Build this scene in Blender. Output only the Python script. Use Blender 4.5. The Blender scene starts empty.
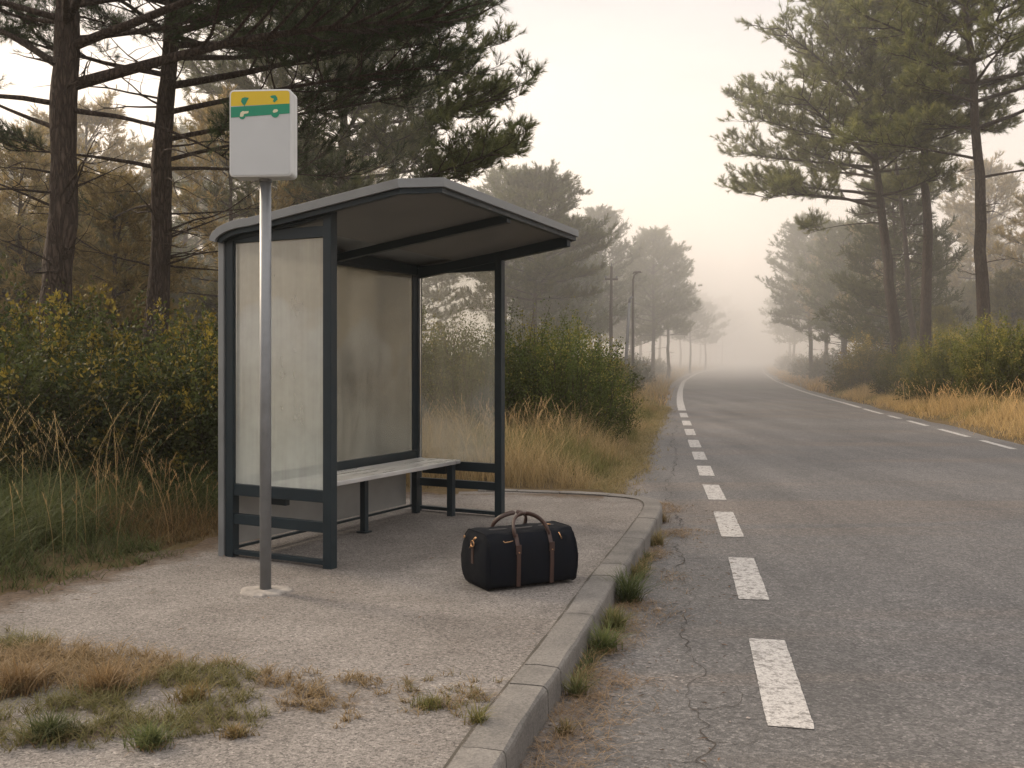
import bpy, math, random
import numpy as np
from math import radians, sin, cos, pi
from mathutils import Vector, Matrix

rs = np.random.RandomState(7)
random.seed(7)
SC = bpy.context.scene
COL = SC.collection
EYE, HZ, FP = 1.4, 356.0, 1000.0          # eye height, horizon row, focal length in pixels


def G(px, py, z=0.0):
    Y = (EYE - z) * FP / (py - HZ)
    return ((px - 512) / FP * Y, Y)


# ------------------------------------------------------------------ materials
def new_mat(name):
    m = bpy.data.materials.new(name)
    m.use_nodes = True
    nt = m.node_tree
    nt.nodes.clear()
    out = nt.nodes.new('ShaderNodeOutputMaterial')
    return m, nt, out


def N(nt, typ, **kw):
    n = nt.nodes.new('ShaderNode' + typ)
    for k, v in kw.items():
        if k.startswith('_'):
            setattr(n, k[1:], v)
        else:
            n.inputs[k.replace('__', ' ')].default_value = v
    return n


def L(nt, a, ao, b, bi):
    nt.links.new(a.outputs[ao], b.inputs[bi])


def ramp(nt, stops, src=None, so=0, interp='LINEAR'):
    r = nt.nodes.new('ShaderNodeValToRGB')
    r.color_ramp.interpolation = interp
    e = r.color_ramp.elements
    while len(e) < len(stops):
        e.new(0.5)
    for i, (p, c) in enumerate(stops):
        e[i].position = p
        e[i].color = (c[0], c[1], c[2], 1) if not isinstance(c, (int, float)) else (c, c, c, 1)
    if src is not None:
        nt.links.new(src.outputs[so], r.inputs[0])
    return r


def mix(nt, fac, a, b, mode='MIX'):
    m = nt.nodes.new('ShaderNodeMix')
    m.data_type = 'RGBA'
    m.blend_type = mode
    m.clamp_factor = True
    for sock, v in ((0, fac), (6, a), (7, b)):
        if isinstance(v, tuple) and hasattr(v[0], 'outputs'):
            nt.links.new(v[0].outputs[v[1]], m.inputs[sock])
        elif isinstance(v, tuple):
            m.inputs[sock].default_value = (*v, 1)
        else:
            m.inputs[sock].default_value = v
    return m


def math_n(nt, op, a, b=None):
    m = nt.nodes.new('ShaderNodeMath')
    m.operation = op
    for i, v in enumerate((a, b)):
        if v is None:
            continue
        if isinstance(v, tuple):
            nt.links.new(v[0].outputs[v[1]], m.inputs[i])
        else:
            m.inputs[i].default_value = v
    return m


def coords(nt, scale=(1, 1, 1), kind='Object'):
    t = nt.nodes.new('ShaderNodeTexCoord')
    mp = nt.nodes.new('ShaderNodeMapping')
    mp.inputs['Scale'].default_value = scale
    nt.links.new(t.outputs[kind], mp.inputs['Vector'])
    return mp


def noise(nt, mp, scale, detail=4, rough=.55, dist=0):
    n = N(nt, 'TexNoise', Scale=scale, Detail=detail, Roughness=rough, Distortion=dist)
    nt.links.new(mp.outputs[0], n.inputs['Vector'])
    return n


def simple(name, col, rough=.5, metal=0.0, var=.12, nscale=6, bump=0.0, bscale=60, spec=.5, stretch=(1, 1, 1)):
    m, nt, out = new_mat(name)
    b = N(nt, 'BsdfPrincipled', Roughness=rough, Metallic=metal)
    b.inputs['Specular IOR Level'].default_value = spec
    mp = coords(nt, stretch)
    n = noise(nt, mp, nscale, 6, .6)
    r = ramp(nt, [(.3, tuple(c * (1 - var) for c in col)), (.7, tuple(min(1, c * (1 + var)) for c in col))], n)
    L(nt, r, 0, b, 'Base Color')
    rr = ramp(nt, [(.3, max(0, rough - .1)), (.7, min(1, rough + .12))], n)
    L(nt, rr, 0, b, 'Roughness')
    if bump:
        n2 = noise(nt, mp, bscale, 5, .6)
        bp = N(nt, 'Bump', Strength=bump, Distance=.004)
        L(nt, n2, 0, bp, 'Height')
        L(nt, bp, 0, b, 'Normal')
    L(nt, b, 0, out, 0)
    return m


def tinted(name, spec=.25, transl=.35, rough=.6, gain=1.0):
    """leaf, needle and grass material: colour from the mesh's own tint attribute"""
    m, nt, out = new_mat(name)
    a = nt.nodes.new('ShaderNodeAttribute')
    a.attribute_name = 'tint'
    oi = nt.nodes.new('ShaderNodeObjectInfo')
    hs = N(nt, 'HueSaturation')
    mr = N(nt, 'MapRange')
    mr.inputs['To Min'].default_value = .8 * gain
    mr.inputs['To Max'].default_value = 1.15 * gain
    L(nt, oi, 'Random', mr, 0)
    L(nt, mr, 0, hs, 'Value')
    L(nt, a, 'Color', hs, 'Color')
    b = N(nt, 'BsdfPrincipled', Roughness=rough)
    b.inputs['Specular IOR Level'].default_value = spec
    L(nt, hs, 0, b, 'Base Color')
    t = N(nt, 'BsdfTranslucent')
    L(nt, hs, 0, t, 'Color')
    mx = N(nt, 'MixShader', Fac=transl)
    L(nt, b, 0, mx, 1)
    L(nt, t, 0, mx, 2)
    L(nt, mx, 0, out, 0)
    return m


def mat_bark():
    m, nt, out = new_mat('pine_bark')
    mp = coords(nt, (1, 1, .22))
    v = N(nt, 'TexVoronoi', Scale=22)
    v.feature = 'DISTANCE_TO_EDGE'
    nz = noise(nt, mp, 5, 4)
    mv = mix(nt, .12, (mp, 0), (nz, 1), 'LINEAR_LIGHT')
    nt.links.new(mv.outputs[2], v.inputs['Vector'])
    n = noise(nt, mp, 30, 8, .65)
    c = ramp(nt, [(0, (.014, .011, .009)), (.12, (.048, .036, .029)), (.4, (.105, .08, .064))], v)
    c2 = mix(nt, (n, 0), (.035, .028, .023), (.145, .11, .09))
    c3 = mix(nt, .45, (c, 0), (c2, 2))
    b = N(nt, 'BsdfPrincipled', Roughness=.9)
    b.inputs['Specular IOR Level'].default_value = .15
    nt.links.new(c3.outputs[2], b.inputs['Base Color'])
    hr = ramp(nt, [(0, 0.0), (.2, .8), (1, 1.0)], v)
    ad = math_n(nt, 'ADD', (hr, 0), (n, 0))
    bp = N(nt, 'Bump', Strength=.9, Distance=.03)
    L(nt, ad, 0, bp, 'Height')
    L(nt, bp, 0, b, 'Normal')
    L(nt, b, 0, out, 0)
    return m


def speckle(nt, mp, scale, stops):
    v = N(nt, 'TexVoronoi', Scale=scale)
    nt.links.new(mp.outputs[0], v.inputs['Vector'])
    s = nt.nodes.new('ShaderNodeSeparateColor')
    L(nt, v, 'Color', s, 0)
    return v, ramp(nt, stops, s, 0)


def mat_asphalt():
    m, nt, out = new_mat('worn_asphalt')
    mp = coords(nt)
    v, sp = speckle(nt, mp, 95, [(0, .45), (.45, .82), (.75, 1.05), (.93, 1.4), (1, 2.0)])
    v2, sp2 = speckle(nt, mp, 38, [(0, .72), (.5, 1.0), (1, 1.3)])
    big = noise(nt, mp, .55, 5, .6)
    base = ramp(nt, [(.3, (.084, .079, .076)), (.7, (.124, .116, .111))], big)
    st = coords(nt, (.10, .8, 1))
    sn = noise(nt, st, 1.0, 4, .6, .6)
    stn = ramp(nt, [(.52, 0.0), (.64, .7)], sn)
    c1 = mix(nt, (stn, 0), (base, 0), (.135, .108, .088))
    tr = coords(nt, (1.6, .12, 1))
    tn = noise(nt, tr, 1.0, 4, .6)
    tnr = ramp(nt, [(.33, .74), (.67, 1.16)], tn)
    c2 = mix(nt, 1.0, (c1, 2), (tnr, 0), 'MULTIPLY')
    c3 = mix(nt, .9, (c2, 2), (sp, 0), 'MULTIPLY')
    c4 = mix(nt, .8, (c3, 2), (sp2, 0), 'MULTIPLY')
    # dusty soil carried by the sheet's own attribute
    a = nt.nodes.new('ShaderNodeAttribute')
    a.attribute_name = 'tint'
    s = nt.nodes.new('ShaderNodeSeparateColor')
    L(nt, a, 'Color', s, 0)
    dn = noise(nt, mp, 7, 6, .7)
    dm = math_n(nt, 'MULTIPLY', (s, 0), (dn, 0))
    dr = ramp(nt, [(.26, 0.0), (.52, .7)], dm)
    c5 = mix(nt, (dr, 0), (c4, 2), (.15, .115, .09))
    # hair cracks
    vc = N(nt, 'TexVoronoi', Scale=.9)
    vc.feature = 'DISTANCE_TO_EDGE'
    nz = noise(nt, mp, 2.5, 5, .7)
    mv = mix(nt, .16, (mp, 0), (nz, 1), 'LINEAR_LIGHT')
    nt.links.new(mv.outputs[2], vc.inputs['Vector'])
    cr = ramp(nt, [(0, .8), (.005, 0.0)], vc)
    cm = ramp(nt, [(.5, 0.0), (.62, .65)], noise(nt, mp, .45, 2))
    cc = math_n(nt, 'MULTIPLY', (cr, 0), (cm, 0))
    c6 = mix(nt, (cc, 0), (c5, 2), (.03, .027, .025))
    b = N(nt, 'BsdfPrincipled', Roughness=.68)
    b.inputs['Specular IOR Level'].default_value = .5
    nt.links.new(c6.outputs[2], b.inputs['Base Color'])
    bp = N(nt, 'Bump', Strength=.7, Distance=.006)
    L(nt, v, 0, bp, 'Height')
    L(nt, bp, 0, b, 'Normal')
    L(nt, b, 0, out, 0)
    return m


def mat_paving():
    m, nt, out = new_mat('gravelly_concrete')
    mp = coords(nt)
    v, sp = speckle(nt, mp, 105, [(0, .42), (.3, .84), (.7, 1.04), (.92, 1.25), (1, 1.6)])
    v2, sp2 = speckle(nt, mp, 230, [(0, .6), (.5, 1.0), (1, 1.3)])
    big = noise(nt, mp, 1.1, 6, .62)
    base = ramp(nt, [(.28, (.122, .107, .096)), (.5, (.172, .156, .143)), (.72, (.228, .208, .192))], big)
    c1 = mix(nt, .9, (base, 0), (sp, 0), 'MULTIPLY')
    c2 = mix(nt, .8, (c1, 2), (sp2, 0), 'MULTIPLY')
    blot = ramp(nt, [(.60, 0.0), (.72, .5)], noise(nt, mp, 9, 5, .7))
    c3 = mix(nt, (blot, 0), (c2, 2), (.11, .085, .065))
    a = nt.nodes.new('ShaderNodeAttribute')
    a.attribute_name = 'tint'
    s = nt.nodes.new('ShaderNodeSeparateColor')
    L(nt, a, 'Color', s, 0)
    dn = noise(nt, mp, 5, 8, .72)
    ad = math_n(nt, 'ADD', (s, 0), (dn, 0))
    dr = ramp(nt, [(.70, 0.0), (.98, .95)], ad)
    soil = ramp(nt, [(.35, (.045, .032, .022)), (.65, (.13, .09, .06))], noise(nt, mp, 28, 7, .7))
    c4 = mix(nt, (dr, 0), (c3, 2), (soil, 0))
    b = N(nt, 'BsdfPrincipled', Roughness=.92)
    b.inputs['Specular IOR Level'].default_value = .25
    nt.links.new(c4.outputs[2], b.inputs['Base Color'])
    bp = N(nt, 'Bump', Strength=.45, Distance=.005)
    L(nt, v, 0, bp, 'Height')
    L(nt, bp, 0, b, 'Normal')
    L(nt, b, 0, out, 0)
    return m


def mat_ground():
    m, nt, out = new_mat('verge_soil')
    mp = coords(nt)
    n1 = noise(nt, mp, .35, 6, .6)
    n2 = noise(nt, mp, 14, 8, .72)
    c1 = ramp(nt, [(.3, (.09, .075, .035)), (.5, (.16, .115, .055)), (.7, (.24, .17, .085))], n1)
    c2 = ramp(nt, [(.3, (.03, .024, .014)), (.7, (.14, .10, .06))], n2)
    c = mix(nt, .6, (c1, 0), (c2, 0))
    b = N(nt, 'BsdfPrincipled', Roughness=.95)
    b.inputs['Specular IOR Level'].default_value = .1
    nt.links.new(c.outputs[2], b.inputs['Base Color'])
    bp = N(nt, 'Bump', Strength=1, Distance=.03)
    L(nt, n2, 0, bp, 'Height')
    L(nt, bp, 0, b, 'Normal')
    L(nt, b, 0, out, 0)
    return m


def mat_kerb():
    m, nt, out = new_mat('kerb_concrete')
    mp = coords(nt)
    v, sp = speckle(nt, mp, 130, [(0, .7), (.5, 1.0), (1, 1.25)])
    a = nt.nodes.new('ShaderNodeAttribute')
    a.attribute_name = 'tint'
    n1 = noise(nt, mp, 3, 7, .65)
    base = ramp(nt, [(.3, (.10, .092, .084)), (.7, (.20, .185, .168))], n1)
    c0 = mix(nt, 1.0, (base, 0), (a, 0), 'MULTIPLY')
    c1 = mix(nt, .8, (c0, 2), (sp, 0), 'MULTIPLY')
    gr = ramp(nt, [(.56, 0.0), (.7, .6)], noise(nt, mp, 12, 6, .7))
    c2 = mix(nt, (gr, 0), (c1, 2), (.06, .055, .045))
    b = N(nt, 'BsdfPrincipled', Roughness=.9)
    nt.links.new(c2.outputs[2], b.inputs['Base Color'])
    n2 = noise(nt, mp, 60, 6, .7)
    bp = N(nt, 'Bump', Strength=.6, Distance=.006)
    L(nt, n2, 0, bp, 'Height')
    L(nt, bp, 0, b, 'Normal')
    L(nt, b, 0, out, 0)
    return m


def mat_paint():
    m, nt, out = new_mat('worn_road_paint')
    mp = coords(nt)
    v, sp = speckle(nt, mp, 95, [(0, .55), (.4, .9), (1, 1.1)])
    n = noise(nt, mp, 22, 8, .75)
    c = mix(nt, .9, (.44, .42, .40), (sp, 0), 'MULTIPLY')
    wear = ramp(nt, [(.50, 0.0), (.60, .9)], n)
    c2 = mix(nt, (wear, 0), (c, 2), (.14, .13, .12))
    b = N(nt, 'BsdfPrincipled', Roughness=.8)
    nt.links.new(c2.outputs[2], b.inputs['Base Color'])
    bp = N(nt, 'Bump', Strength=.5, Distance=.005)
    L(nt, v, 0, bp, 'Height')
    L(nt, bp, 0, b, 'Normal')
    L(nt, b, 0, out, 0)
    return m


def mat_glass(name, fog, tint=(.52, .48, .40), low=.25):
    """pane filmed with dew and dust: clear transmission under a milky film"""
    m, nt, out = new_mat(name)
    mp = coords(nt, (1, 1, 1))
    st = coords(nt, (6, 6, .22))
    n1 = noise(nt, mp, 1.5, 5, .6)
    n2 = noise(nt, st, 1.5, 5, .65)
    n2s = math_n(nt, 'MULTIPLY', (n2, 0), .35)
    n1s = math_n(nt, 'MULTIPLY', (n1, 0), .65)
    hf = math_n(nt, 'ADD', (n1s, 0), (n2s, 0))
    r = ramp(nt, [(.3, max(0, fog - low)), (.7, min(1, fog + .10))], hf)
    tr = N(nt, 'BsdfTransparent')
    tr.inputs['Color'].default_value = (.965, .975, .965, 1)
    sp = nt.nodes.new('ShaderNodeSeparateXYZ')
    L(nt, mp, 0, sp, 0)
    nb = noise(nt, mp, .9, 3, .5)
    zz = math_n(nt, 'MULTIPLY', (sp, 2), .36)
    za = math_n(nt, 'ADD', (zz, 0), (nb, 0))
    tc_ = ramp(nt, [(.45, tuple(c * k for c, k in zip(tint, (1.0, 1.04, 1.06)))), (.95, tint), (1.25, tuple(c * k for c, k in zip(tint, (.90, .84, .74))))], za)  # light gradient painted into the film tint: pale low, warm brown high
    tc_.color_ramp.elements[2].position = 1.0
    df = N(nt, 'BsdfDiffuse')
    L(nt, tc_, 0, df, 'Color')
    tl = N(nt, 'BsdfTranslucent')
    L(nt, tc_, 0, tl, 'Color')
    milk = N(nt, 'MixShader', Fac=.5)
    L(nt, df, 0, milk, 1)
    L(nt, tl, 0, milk, 2)
    m1 = N(nt, 'MixShader')
    L(nt, r, 0, m1, 0)
    L(nt, tr, 0, m1, 1)
    L(nt, milk, 0, m1, 2)
    gl = N(nt, 'BsdfGlossy', Roughness=.12)
    gl.inputs['Color'].default_value = (.9, .9, .9, 1)
    fr = N(nt, 'Fresnel', IOR=1.45)
    m2 = N(nt, 'MixShader')
    L(nt, fr, 0, m2, 0)
    L(nt, m1, 0, m2, 1)
    L(nt, gl, 0, m2, 2)
    L(nt, m2, 0, out, 0)
    return m


M = dict(
    bark=mat_bark(), needles=tinted('pine_needles', transl=.3), leaves=tinted('shrub_leaves', spec=.3, transl=.4),
    grass=tinted('grass_blades', spec=.2, transl=.35),
    asphalt=mat_asphalt(), paving=mat_paving(), ground=mat_ground(), kerb=mat_kerb(), paint=mat_paint(),
    frame=simple('blue_grey_powder_coat', (.012, .021, .027), .45, 0, .15, 5, .15, 90, .3),
    trim=simple('pale_aluminium', (.20, .21, .215), .5, .35, .12, 4, .1, 70),
    ceiling=simple('dull_ceiling_panel', (.125, .122, .118), .6, 0, .22, 3),
    lowpanel=simple('dull_metal_panel', (.30, .30, .285), .45, .25, .15, 3, .1, 40),
    bench=simple('worn_bench_metal', (.56, .56, .56), .32, .5, .2, 3, .15, 40, stretch=(.6, 6, 1)),
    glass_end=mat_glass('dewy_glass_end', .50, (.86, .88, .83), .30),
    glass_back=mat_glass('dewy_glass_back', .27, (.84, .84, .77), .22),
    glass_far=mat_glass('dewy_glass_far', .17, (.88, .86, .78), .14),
    steel=simple('galvanised_steel', (.21, .22, .23), .5, .45, .14, 12, .15, 60),
    sign=simple('white_sign_plastic', (.47, .49, .50), .35, 0, .07, 2.2),
    signrim=simple('white_sign_rim', (.56, .57, .57), .4, 0, .05, 5),
    yellow=simple('sign_yellow', (.62, .44, .015), .4, 0, .05, 6),
    green=simple('sign_green', (.002, .22, .12), .4, 0, .05, 6),
    beige=simple('sign_beige', (.62, .60, .42), .4, 0, .05, 6),
    canvas=simple('navy_canvas', (.0045, .0058, .009), .8, 0, .25, 14, .5, 260, .12),
    leather=simple('brown_leather', (.042, .018, .012), .5, 0, .35, 18, .4, 120),
    brass=simple('brass', (.55, .32, .16), .3, .9, .1, 20),
    zipm=simple('zip_tape', (.035, .03, .03), .55, .2, .2, 60),
    footing=simple('footing_concrete', (.25, .228, .205), .9, 0, .35, 14, .8, 80),
    wood=simple('weathered_pole', (.10, .085, .075), .8, 0, .2, 8),
    stone=simple('gutter_stone', (.24, .21, .19), .85, 0, .4, 3, .5, 40),
    litter=tinted('dry_litter', transl=.1), crack=simple('crack_dirt', (.035, .030, .026), .95, 0, .3, 20),
    moss=simple('expansion_joint', (.05, .043, .033), .95, 0, .3, 20),
)


# ------------------------------------------------------------------ mesh tools
class MB:
    def __init__(s):
        s.v, s.f, s.t, s.sm, s.n = [], [], [], [], 0

    def add(s, V, F, tint=None, smooth=False):
        V = np.asarray(V, float).reshape(-1, 3)
        F = np.asarray(F, int)
        s.v.append(V)
        s.f.append(F + s.n)
        if tint is None:
            tint = np.ones(3)
        tint = np.asarray(tint, float)
        if tint.ndim == 1:
            tint = np.tile(tint, (len(V), 1))
        s.t.append(tint)
        s.sm.append(np.full(len(F), smooth))
        s.n += len(V)
        return s

    def mesh(s, name, mat):
        me = bpy.data.meshes.new(name)
        V = np.concatenate(s.v)
        me.vertices.add(len(V))
        me.vertices.foreach_set('co', V.astype(np.float32).ravel())
        idx = np.concatenate([f.ravel() for f in s.f])
        cnt = np.concatenate([np.full(len(f), f.shape[1]) for f in s.f])
        st = np.concatenate([[0], np.cumsum(cnt)[:-1]])
        me.loops.add(len(idx))
        me.loops.foreach_set('vertex_index', idx.astype(np.int32))
        me.polygons.add(len(cnt))
        me.polygons.foreach_set('loop_start', st.astype(np.int32))
        me.polygons.foreach_set('use_smooth', np.concatenate(s.sm))
        a = me.color_attributes.new('tint', 'FLOAT_COLOR', 'POINT')
        T = np.concatenate(s.t)
        a.data.foreach_set('color', np.hstack([T, np.ones((len(T), 1))]).astype(np.float32).ravel())
        me.update(calc_edges=True)
        me.validate()
        me.materials.append(mat)
        return me

    def build(s, name, mat, parent=None, bevel=0.0, loc=(0, 0, 0)):
        return obj(name, s.mesh(name, mat), parent, bevel, loc)

    # primitives
    def box(s, c, d, R=None, tint=None):
        x, y, z = [q / 2 for q in d]
        V = np.array([(-x, -y, -z), (x, -y, -z), (x, y, -z), (-x, y, -z), (-x, -y, z), (x, -y, z), (x, y, z), (-x, y, z)])
        if R is not None:
            V = V @ np.array(R).T
        F = [(0, 3, 2, 1), (4, 5, 6, 7), (0, 1, 5, 4), (1, 2, 6, 5), (2, 3, 7, 6), (3, 0, 4, 7)]
        return s.add(V + np.array(c), F, tint)

    def span(s, a, b, tint=None):
        a, b = np.array(a, float), np.array(b, float)
        return s.box((a + b) / 2, np.abs(b - a), None, tint)

    def prism(s, poly, axis_vec, tint=None):
        P = np.array(poly, float)
        A = np.array(axis_vec, float)
        n = len(P)
        V = np.vstack([P, P + A])
        s.add(V, [tuple(range(n))[::-1]], tint)
        s.f[-1] = s.f[-1]
        base = s.n - 2 * n
        s.f.append(np.array([tuple(range(n, 2 * n))]) + base)
        s.sm.append(np.zeros(1, bool))
        s.f.append(np.array([(i, (i + 1) % n, n + (i + 1) % n, n + i) for i in range(n)]) + base)
        s.sm.append(np.zeros(n, bool))
        return s

    def tube(s, pts, rad, sides=8, tint=None, smooth=True, cap=True, squash=None):
        P = np.array(pts, float)
        n = len(P)
        r = np.full(n, rad, float) if np.isscalar(rad) else np.array(rad, float)
        T = np.gradient(P, axis=0)
        T /= np.linalg.norm(T, axis=1)[:, None] + 1e-9
        up = np.array([0, 0, 1.]) if abs(T[0][2]) < .8 else np.array([1., 0, 0])
        U = np.cross(T, up)
        U /= np.linalg.norm(U, axis=1)[:, None] + 1e-9
        W = np.cross(T, U)
        a = np.linspace(0, 2 * pi, sides, endpoint=False)
        k1, k2 = (1, 1) if squash is None else squash
        ring = (U[:, None, :] * (np.cos(a) * k1)[None, :, None] + W[:, None, :] * (np.sin(a) * k2)[None, :, None]) * r[:, None, None] + P[:, None, :]
        V = ring.reshape(-1, 3)
        F = []
        i = np.arange(n - 1)[:, None] * sides
        j = np.arange(sides)[None, :]
        k = (j + 1) % sides
        F = np.stack([i + j, i + k, i + sides + k, i + sides + j], -1).reshape(-1, 4)
        s.add(V, F, tint, smooth)
        if cap:
            b = s.n - len(V)
            s.f.append(np.array([tuple(range(sides))[::-1]]) + b)
            s.sm.append(np.zeros(1, bool))
            s.f.append(np.array([tuple(range((n - 1) * sides, n * sides))]) + b)
            s.sm.append(np.zeros(1, bool))
        return s


def obj(name, me, parent=None, bevel=0.0, loc=(0, 0, 0)):
    o = bpy.data.objects.new(name, me)
    COL.objects.link(o)
    o.location = loc
    if parent:
        o.parent = parent
    if bevel:
        b = o.modifiers.new('bevel', 'BEVEL')
        b.width = bevel
        b.segments = 2
        b.limit_method = 'ANGLE'
    return o


def tag(o, label=None, cat=None, group=None, kind=None):
    if label:
        o['label'] = label
    if cat:
        o['category'] = cat
    if group:
        o['group'] = group
    if kind:
        o['kind'] = kind
    return o


def thing(name, label, cat, loc=(0, 0, 0), rz=0.0, group=None):
    o = bpy.data.objects.new(name, None)
    o.empty_display_size = .2
    COL.objects.link(o)
    o.location = loc
    o.rotation_euler = (0, 0, rz)
    return tag(o, label, cat, group)


# ------------------------------------------------------------------ road and terrain lines
H2 = EYE + .13
LL = [G(*p, -.13) for p in [(770, 732), (750, 640), (729, 558), (714, 512), (703, 485), (697, 466), (692, 452), (688, 440),
                            (682, 421), (679, 411), (677, 403), (677, 397), (678, 390), (682, 381), (696, 373), (725, 366)]]
LL = np.array([(.62, 1.0)] + [(.68 + .002, 1.6)] + LL + [(56, 240), (100, 385), (135, 480)])
LL[0] = (.60, 1.0); LL[1] = (.68, 1.7)
RR = [G(*p, -.13) for p in [(1024, 451), (968, 436), (913.6, 421.6), (874.6, 411.4), (846, 403), (822, 397), (799, 390),
                            (776, 381), (764, 373), (762, 366)]]
RR = np.array([(6.12, 1.0), (6.25, 2.0), (6.45, 4.0), (6.95, 7.5), (7.5, 11.0)] + RR + [(62, 240), (106, 385), (141, 480)])


def lineL(y):
    return np.interp(y, LL[:, 1], LL[:, 0])


def lineR(y):
    return np.interp(y, RR[:, 1], RR[:, 0])


def smooth_line(fn, y0, y1, n):
    ys = y0 * (y1 / y0) ** np.linspace(0, 1, n)
    xs = fn(ys)
    k = np.array([1, 2, 3, 2, 1.]) / 9
    xs = np.concatenate([xs[:2], np.convolve(xs, k, 'valid'), xs[-2:]])
    return ys, xs


# kerb: outer arris on the pavement level, from near to far, with the rounded end
KO = [G(*p) for p in [(497, 768), (525, 720), (566, 660), (592.6, 619), (615, 581), (645, 538), (661, 512)]]
k0 = np.array(KO[0]); k1 = np.array(KO[1])
KO = [tuple(k0 - (k1 - k0) / np.linalg.norm(k1 - k0) * d) for d in (2.6, 1.3)] + KO
far_end = [G(*p) for p in [(663, 504), (658, 499), (645, 496.2), (620, 494), (592, 492), (550, 490.5), (506, 489), (470, 488.5)]]
KO = np.array(KO + far_end)
# asphalt's left limit as a function of y
AE = np.array([(-.9, 1.0), (-.30, 3.0), (.02, 4.0), (.24, 5.0), (.66, 7.0), (1.12, 9.0), (1.42, 10.3), (1.0, 10.55), (1.1, 11.5)] +
              [G(*p, -.13) for p in [(634, 470), (645, 440), (661, 416), (669, 399), (671.5, 384), (685, 374.6), (715, 367)]] +
              [(54, 240), (98, 385), (133, 480)])
AE = AE[np.argsort(AE[:, 1])]


def edgeL(y):
    return np.interp(y, AE[:, 1], AE[:, 0])


KERB_Y = np.array([-.5, 2.0, 3.43, 4.6, 6.93, 9.0, 10.1])


def kerb_x(y):       # outer arris of the straight kerb run
    q = KO[:9]
    return np.interp(y, q[:, 1], q[:, 0])


def vnoise(x, y, s, seed=0):
    """cheap smooth value noise on arrays"""
    x = np.asarray(x) * s
    y = np.asarray(y) * s
    xi, yi = np.floor(x).astype(int), np.floor(y).astype(int)
    fx, fy = x - xi, y - yi
    fx, fy = fx * fx * (3 - 2 * fx), fy * fy * (3 - 2 * fy)

    def h(a, b):
        q = np.sin(a * 127.1 + b * 311.7 + seed * 74.7) * 43758.5453
        return q - np.floor(q)
    return (h(xi, yi) * (1 - fx) + h(xi + 1, yi) * fx) * (1 - fy) + (h(xi, yi + 1) * (1 - fx) + h(xi + 1, yi + 1) * fx) * fy


PAVE = np.array([(-6.0, 0.3), (-6.0, 3.6), (-4.1, 4.7), (-3.15, 5.75), (-2.75, 6.9), (-2.35, 7.9), (-1.95, 8.8), (-1.5, 9.9), (-1.2, 10.45)] +
                [tuple(p) for p in KO[:: -1]][1:] + [(KO[0][0], .3)])


def in_poly(x, y, P):
    x = np.asarray(x); y = np.asarray(y)
    r = np.zeros(x.shape, bool)
    j = len(P) - 1
    for i in range(len(P)):
        xi, yi = P[i]
        xj, yj = P[j]
        c = ((yi > y) != (yj > y)) & (x < (xj - xi) * (y - yi) / (yj - yi + 1e-12) + xi)
        r ^= c
        j = i
    return r


def poly_dist(x, y, P):
    d = np.full(np.shape(x), 1e9)
    for i in range(len(P)):
        a, b = P[i], P[(i + 1) % len(P)]
        ab = b - a
        t = np.clip(((x - a[0]) * ab[0] + (y - a[1]) * ab[1]) / (ab @ ab + 1e-12), 0, 1)
        d = np.minimum(d, np.hypot(x - a[0] - t * ab[0], y - a[1] - t * ab[1]))
    return d


def ground_z(x, y):
    x = np.asarray(x, float); y = np.asarray(y, float)
    er = lineR(y) + .45
    el = edgeL(y)
    dr = x - er
    dl = el - x
    z = np.full(x.shape, -.16)
    right = -.15 + np.clip(dr, 0, 1.5) * .06 + np.clip(dr - 1, 0, 9) * .10 + (vnoise(x, y, .35, 3) - .5) * .22 * np.clip(dr / 2, 0, 1)
    z = np.where(dr > 0, right, z)
    far = np.clip((y - 10.6) / .6, 0, 1)
    left = -.15 + np.clip(dl - .12, 0, .8) * .14 + np.clip(dl - 1, 0, 12) * .025 + (vnoise(x, y, .4, 5) - .5) * .15 * np.clip(dl / 2, 0, 1)
    dpv = poly_dist(x, y, PAVE)
    near_left = -.012 + np.clip(dpv - .2, 0, 4) * .03 + (vnoise(x, y, 1.3, 9) - .5) * .06 * np.clip(dpv, 0, 1)
    lf = near_left * (1 - far) + left * far
    z = np.where((dl > 0), np.where(y < 11.4, lf, left), z)
    inside = in_poly(x, y, PAVE)
    z = np.where(inside & (dpv > .10), -.06, z)
    z = np.where((y < 10.7) & (dl < .25), -.16, z)
    return z


# ------------------------------------------------------------------ terrain sheet
def build_ground():
    xs = np.concatenate([-np.geomspace(600, 14, 26), np.arange(-13.8, 22, .22), np.geomspace(22.2, 700, 34)])
    ys = np.concatenate([[-200, -60, -20, -8], np.arange(-4, 30, .22), np.geomspace(30.3, 900, 110)])
    X, Y = np.meshgrid(xs, ys)
    Z = ground_z(X, Y)
    Z = np.where(Y < 0, np.minimum(Z, -.16), Z)
    V = np.stack([X, Y, Z], -1).reshape(-1, 3)
    nx, ny = len(xs), len(ys)
    i, j = np.meshgrid(np.arange(nx - 1), np.arange(ny - 1))
    a = (j * nx + i).ravel()
    F = np.stack([a, a + 1, a + nx + 1, a + nx], -1)
    b = MB().add(V, F, None, True)
    tag(b.build('ground', M['ground']), kind='structure')


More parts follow.
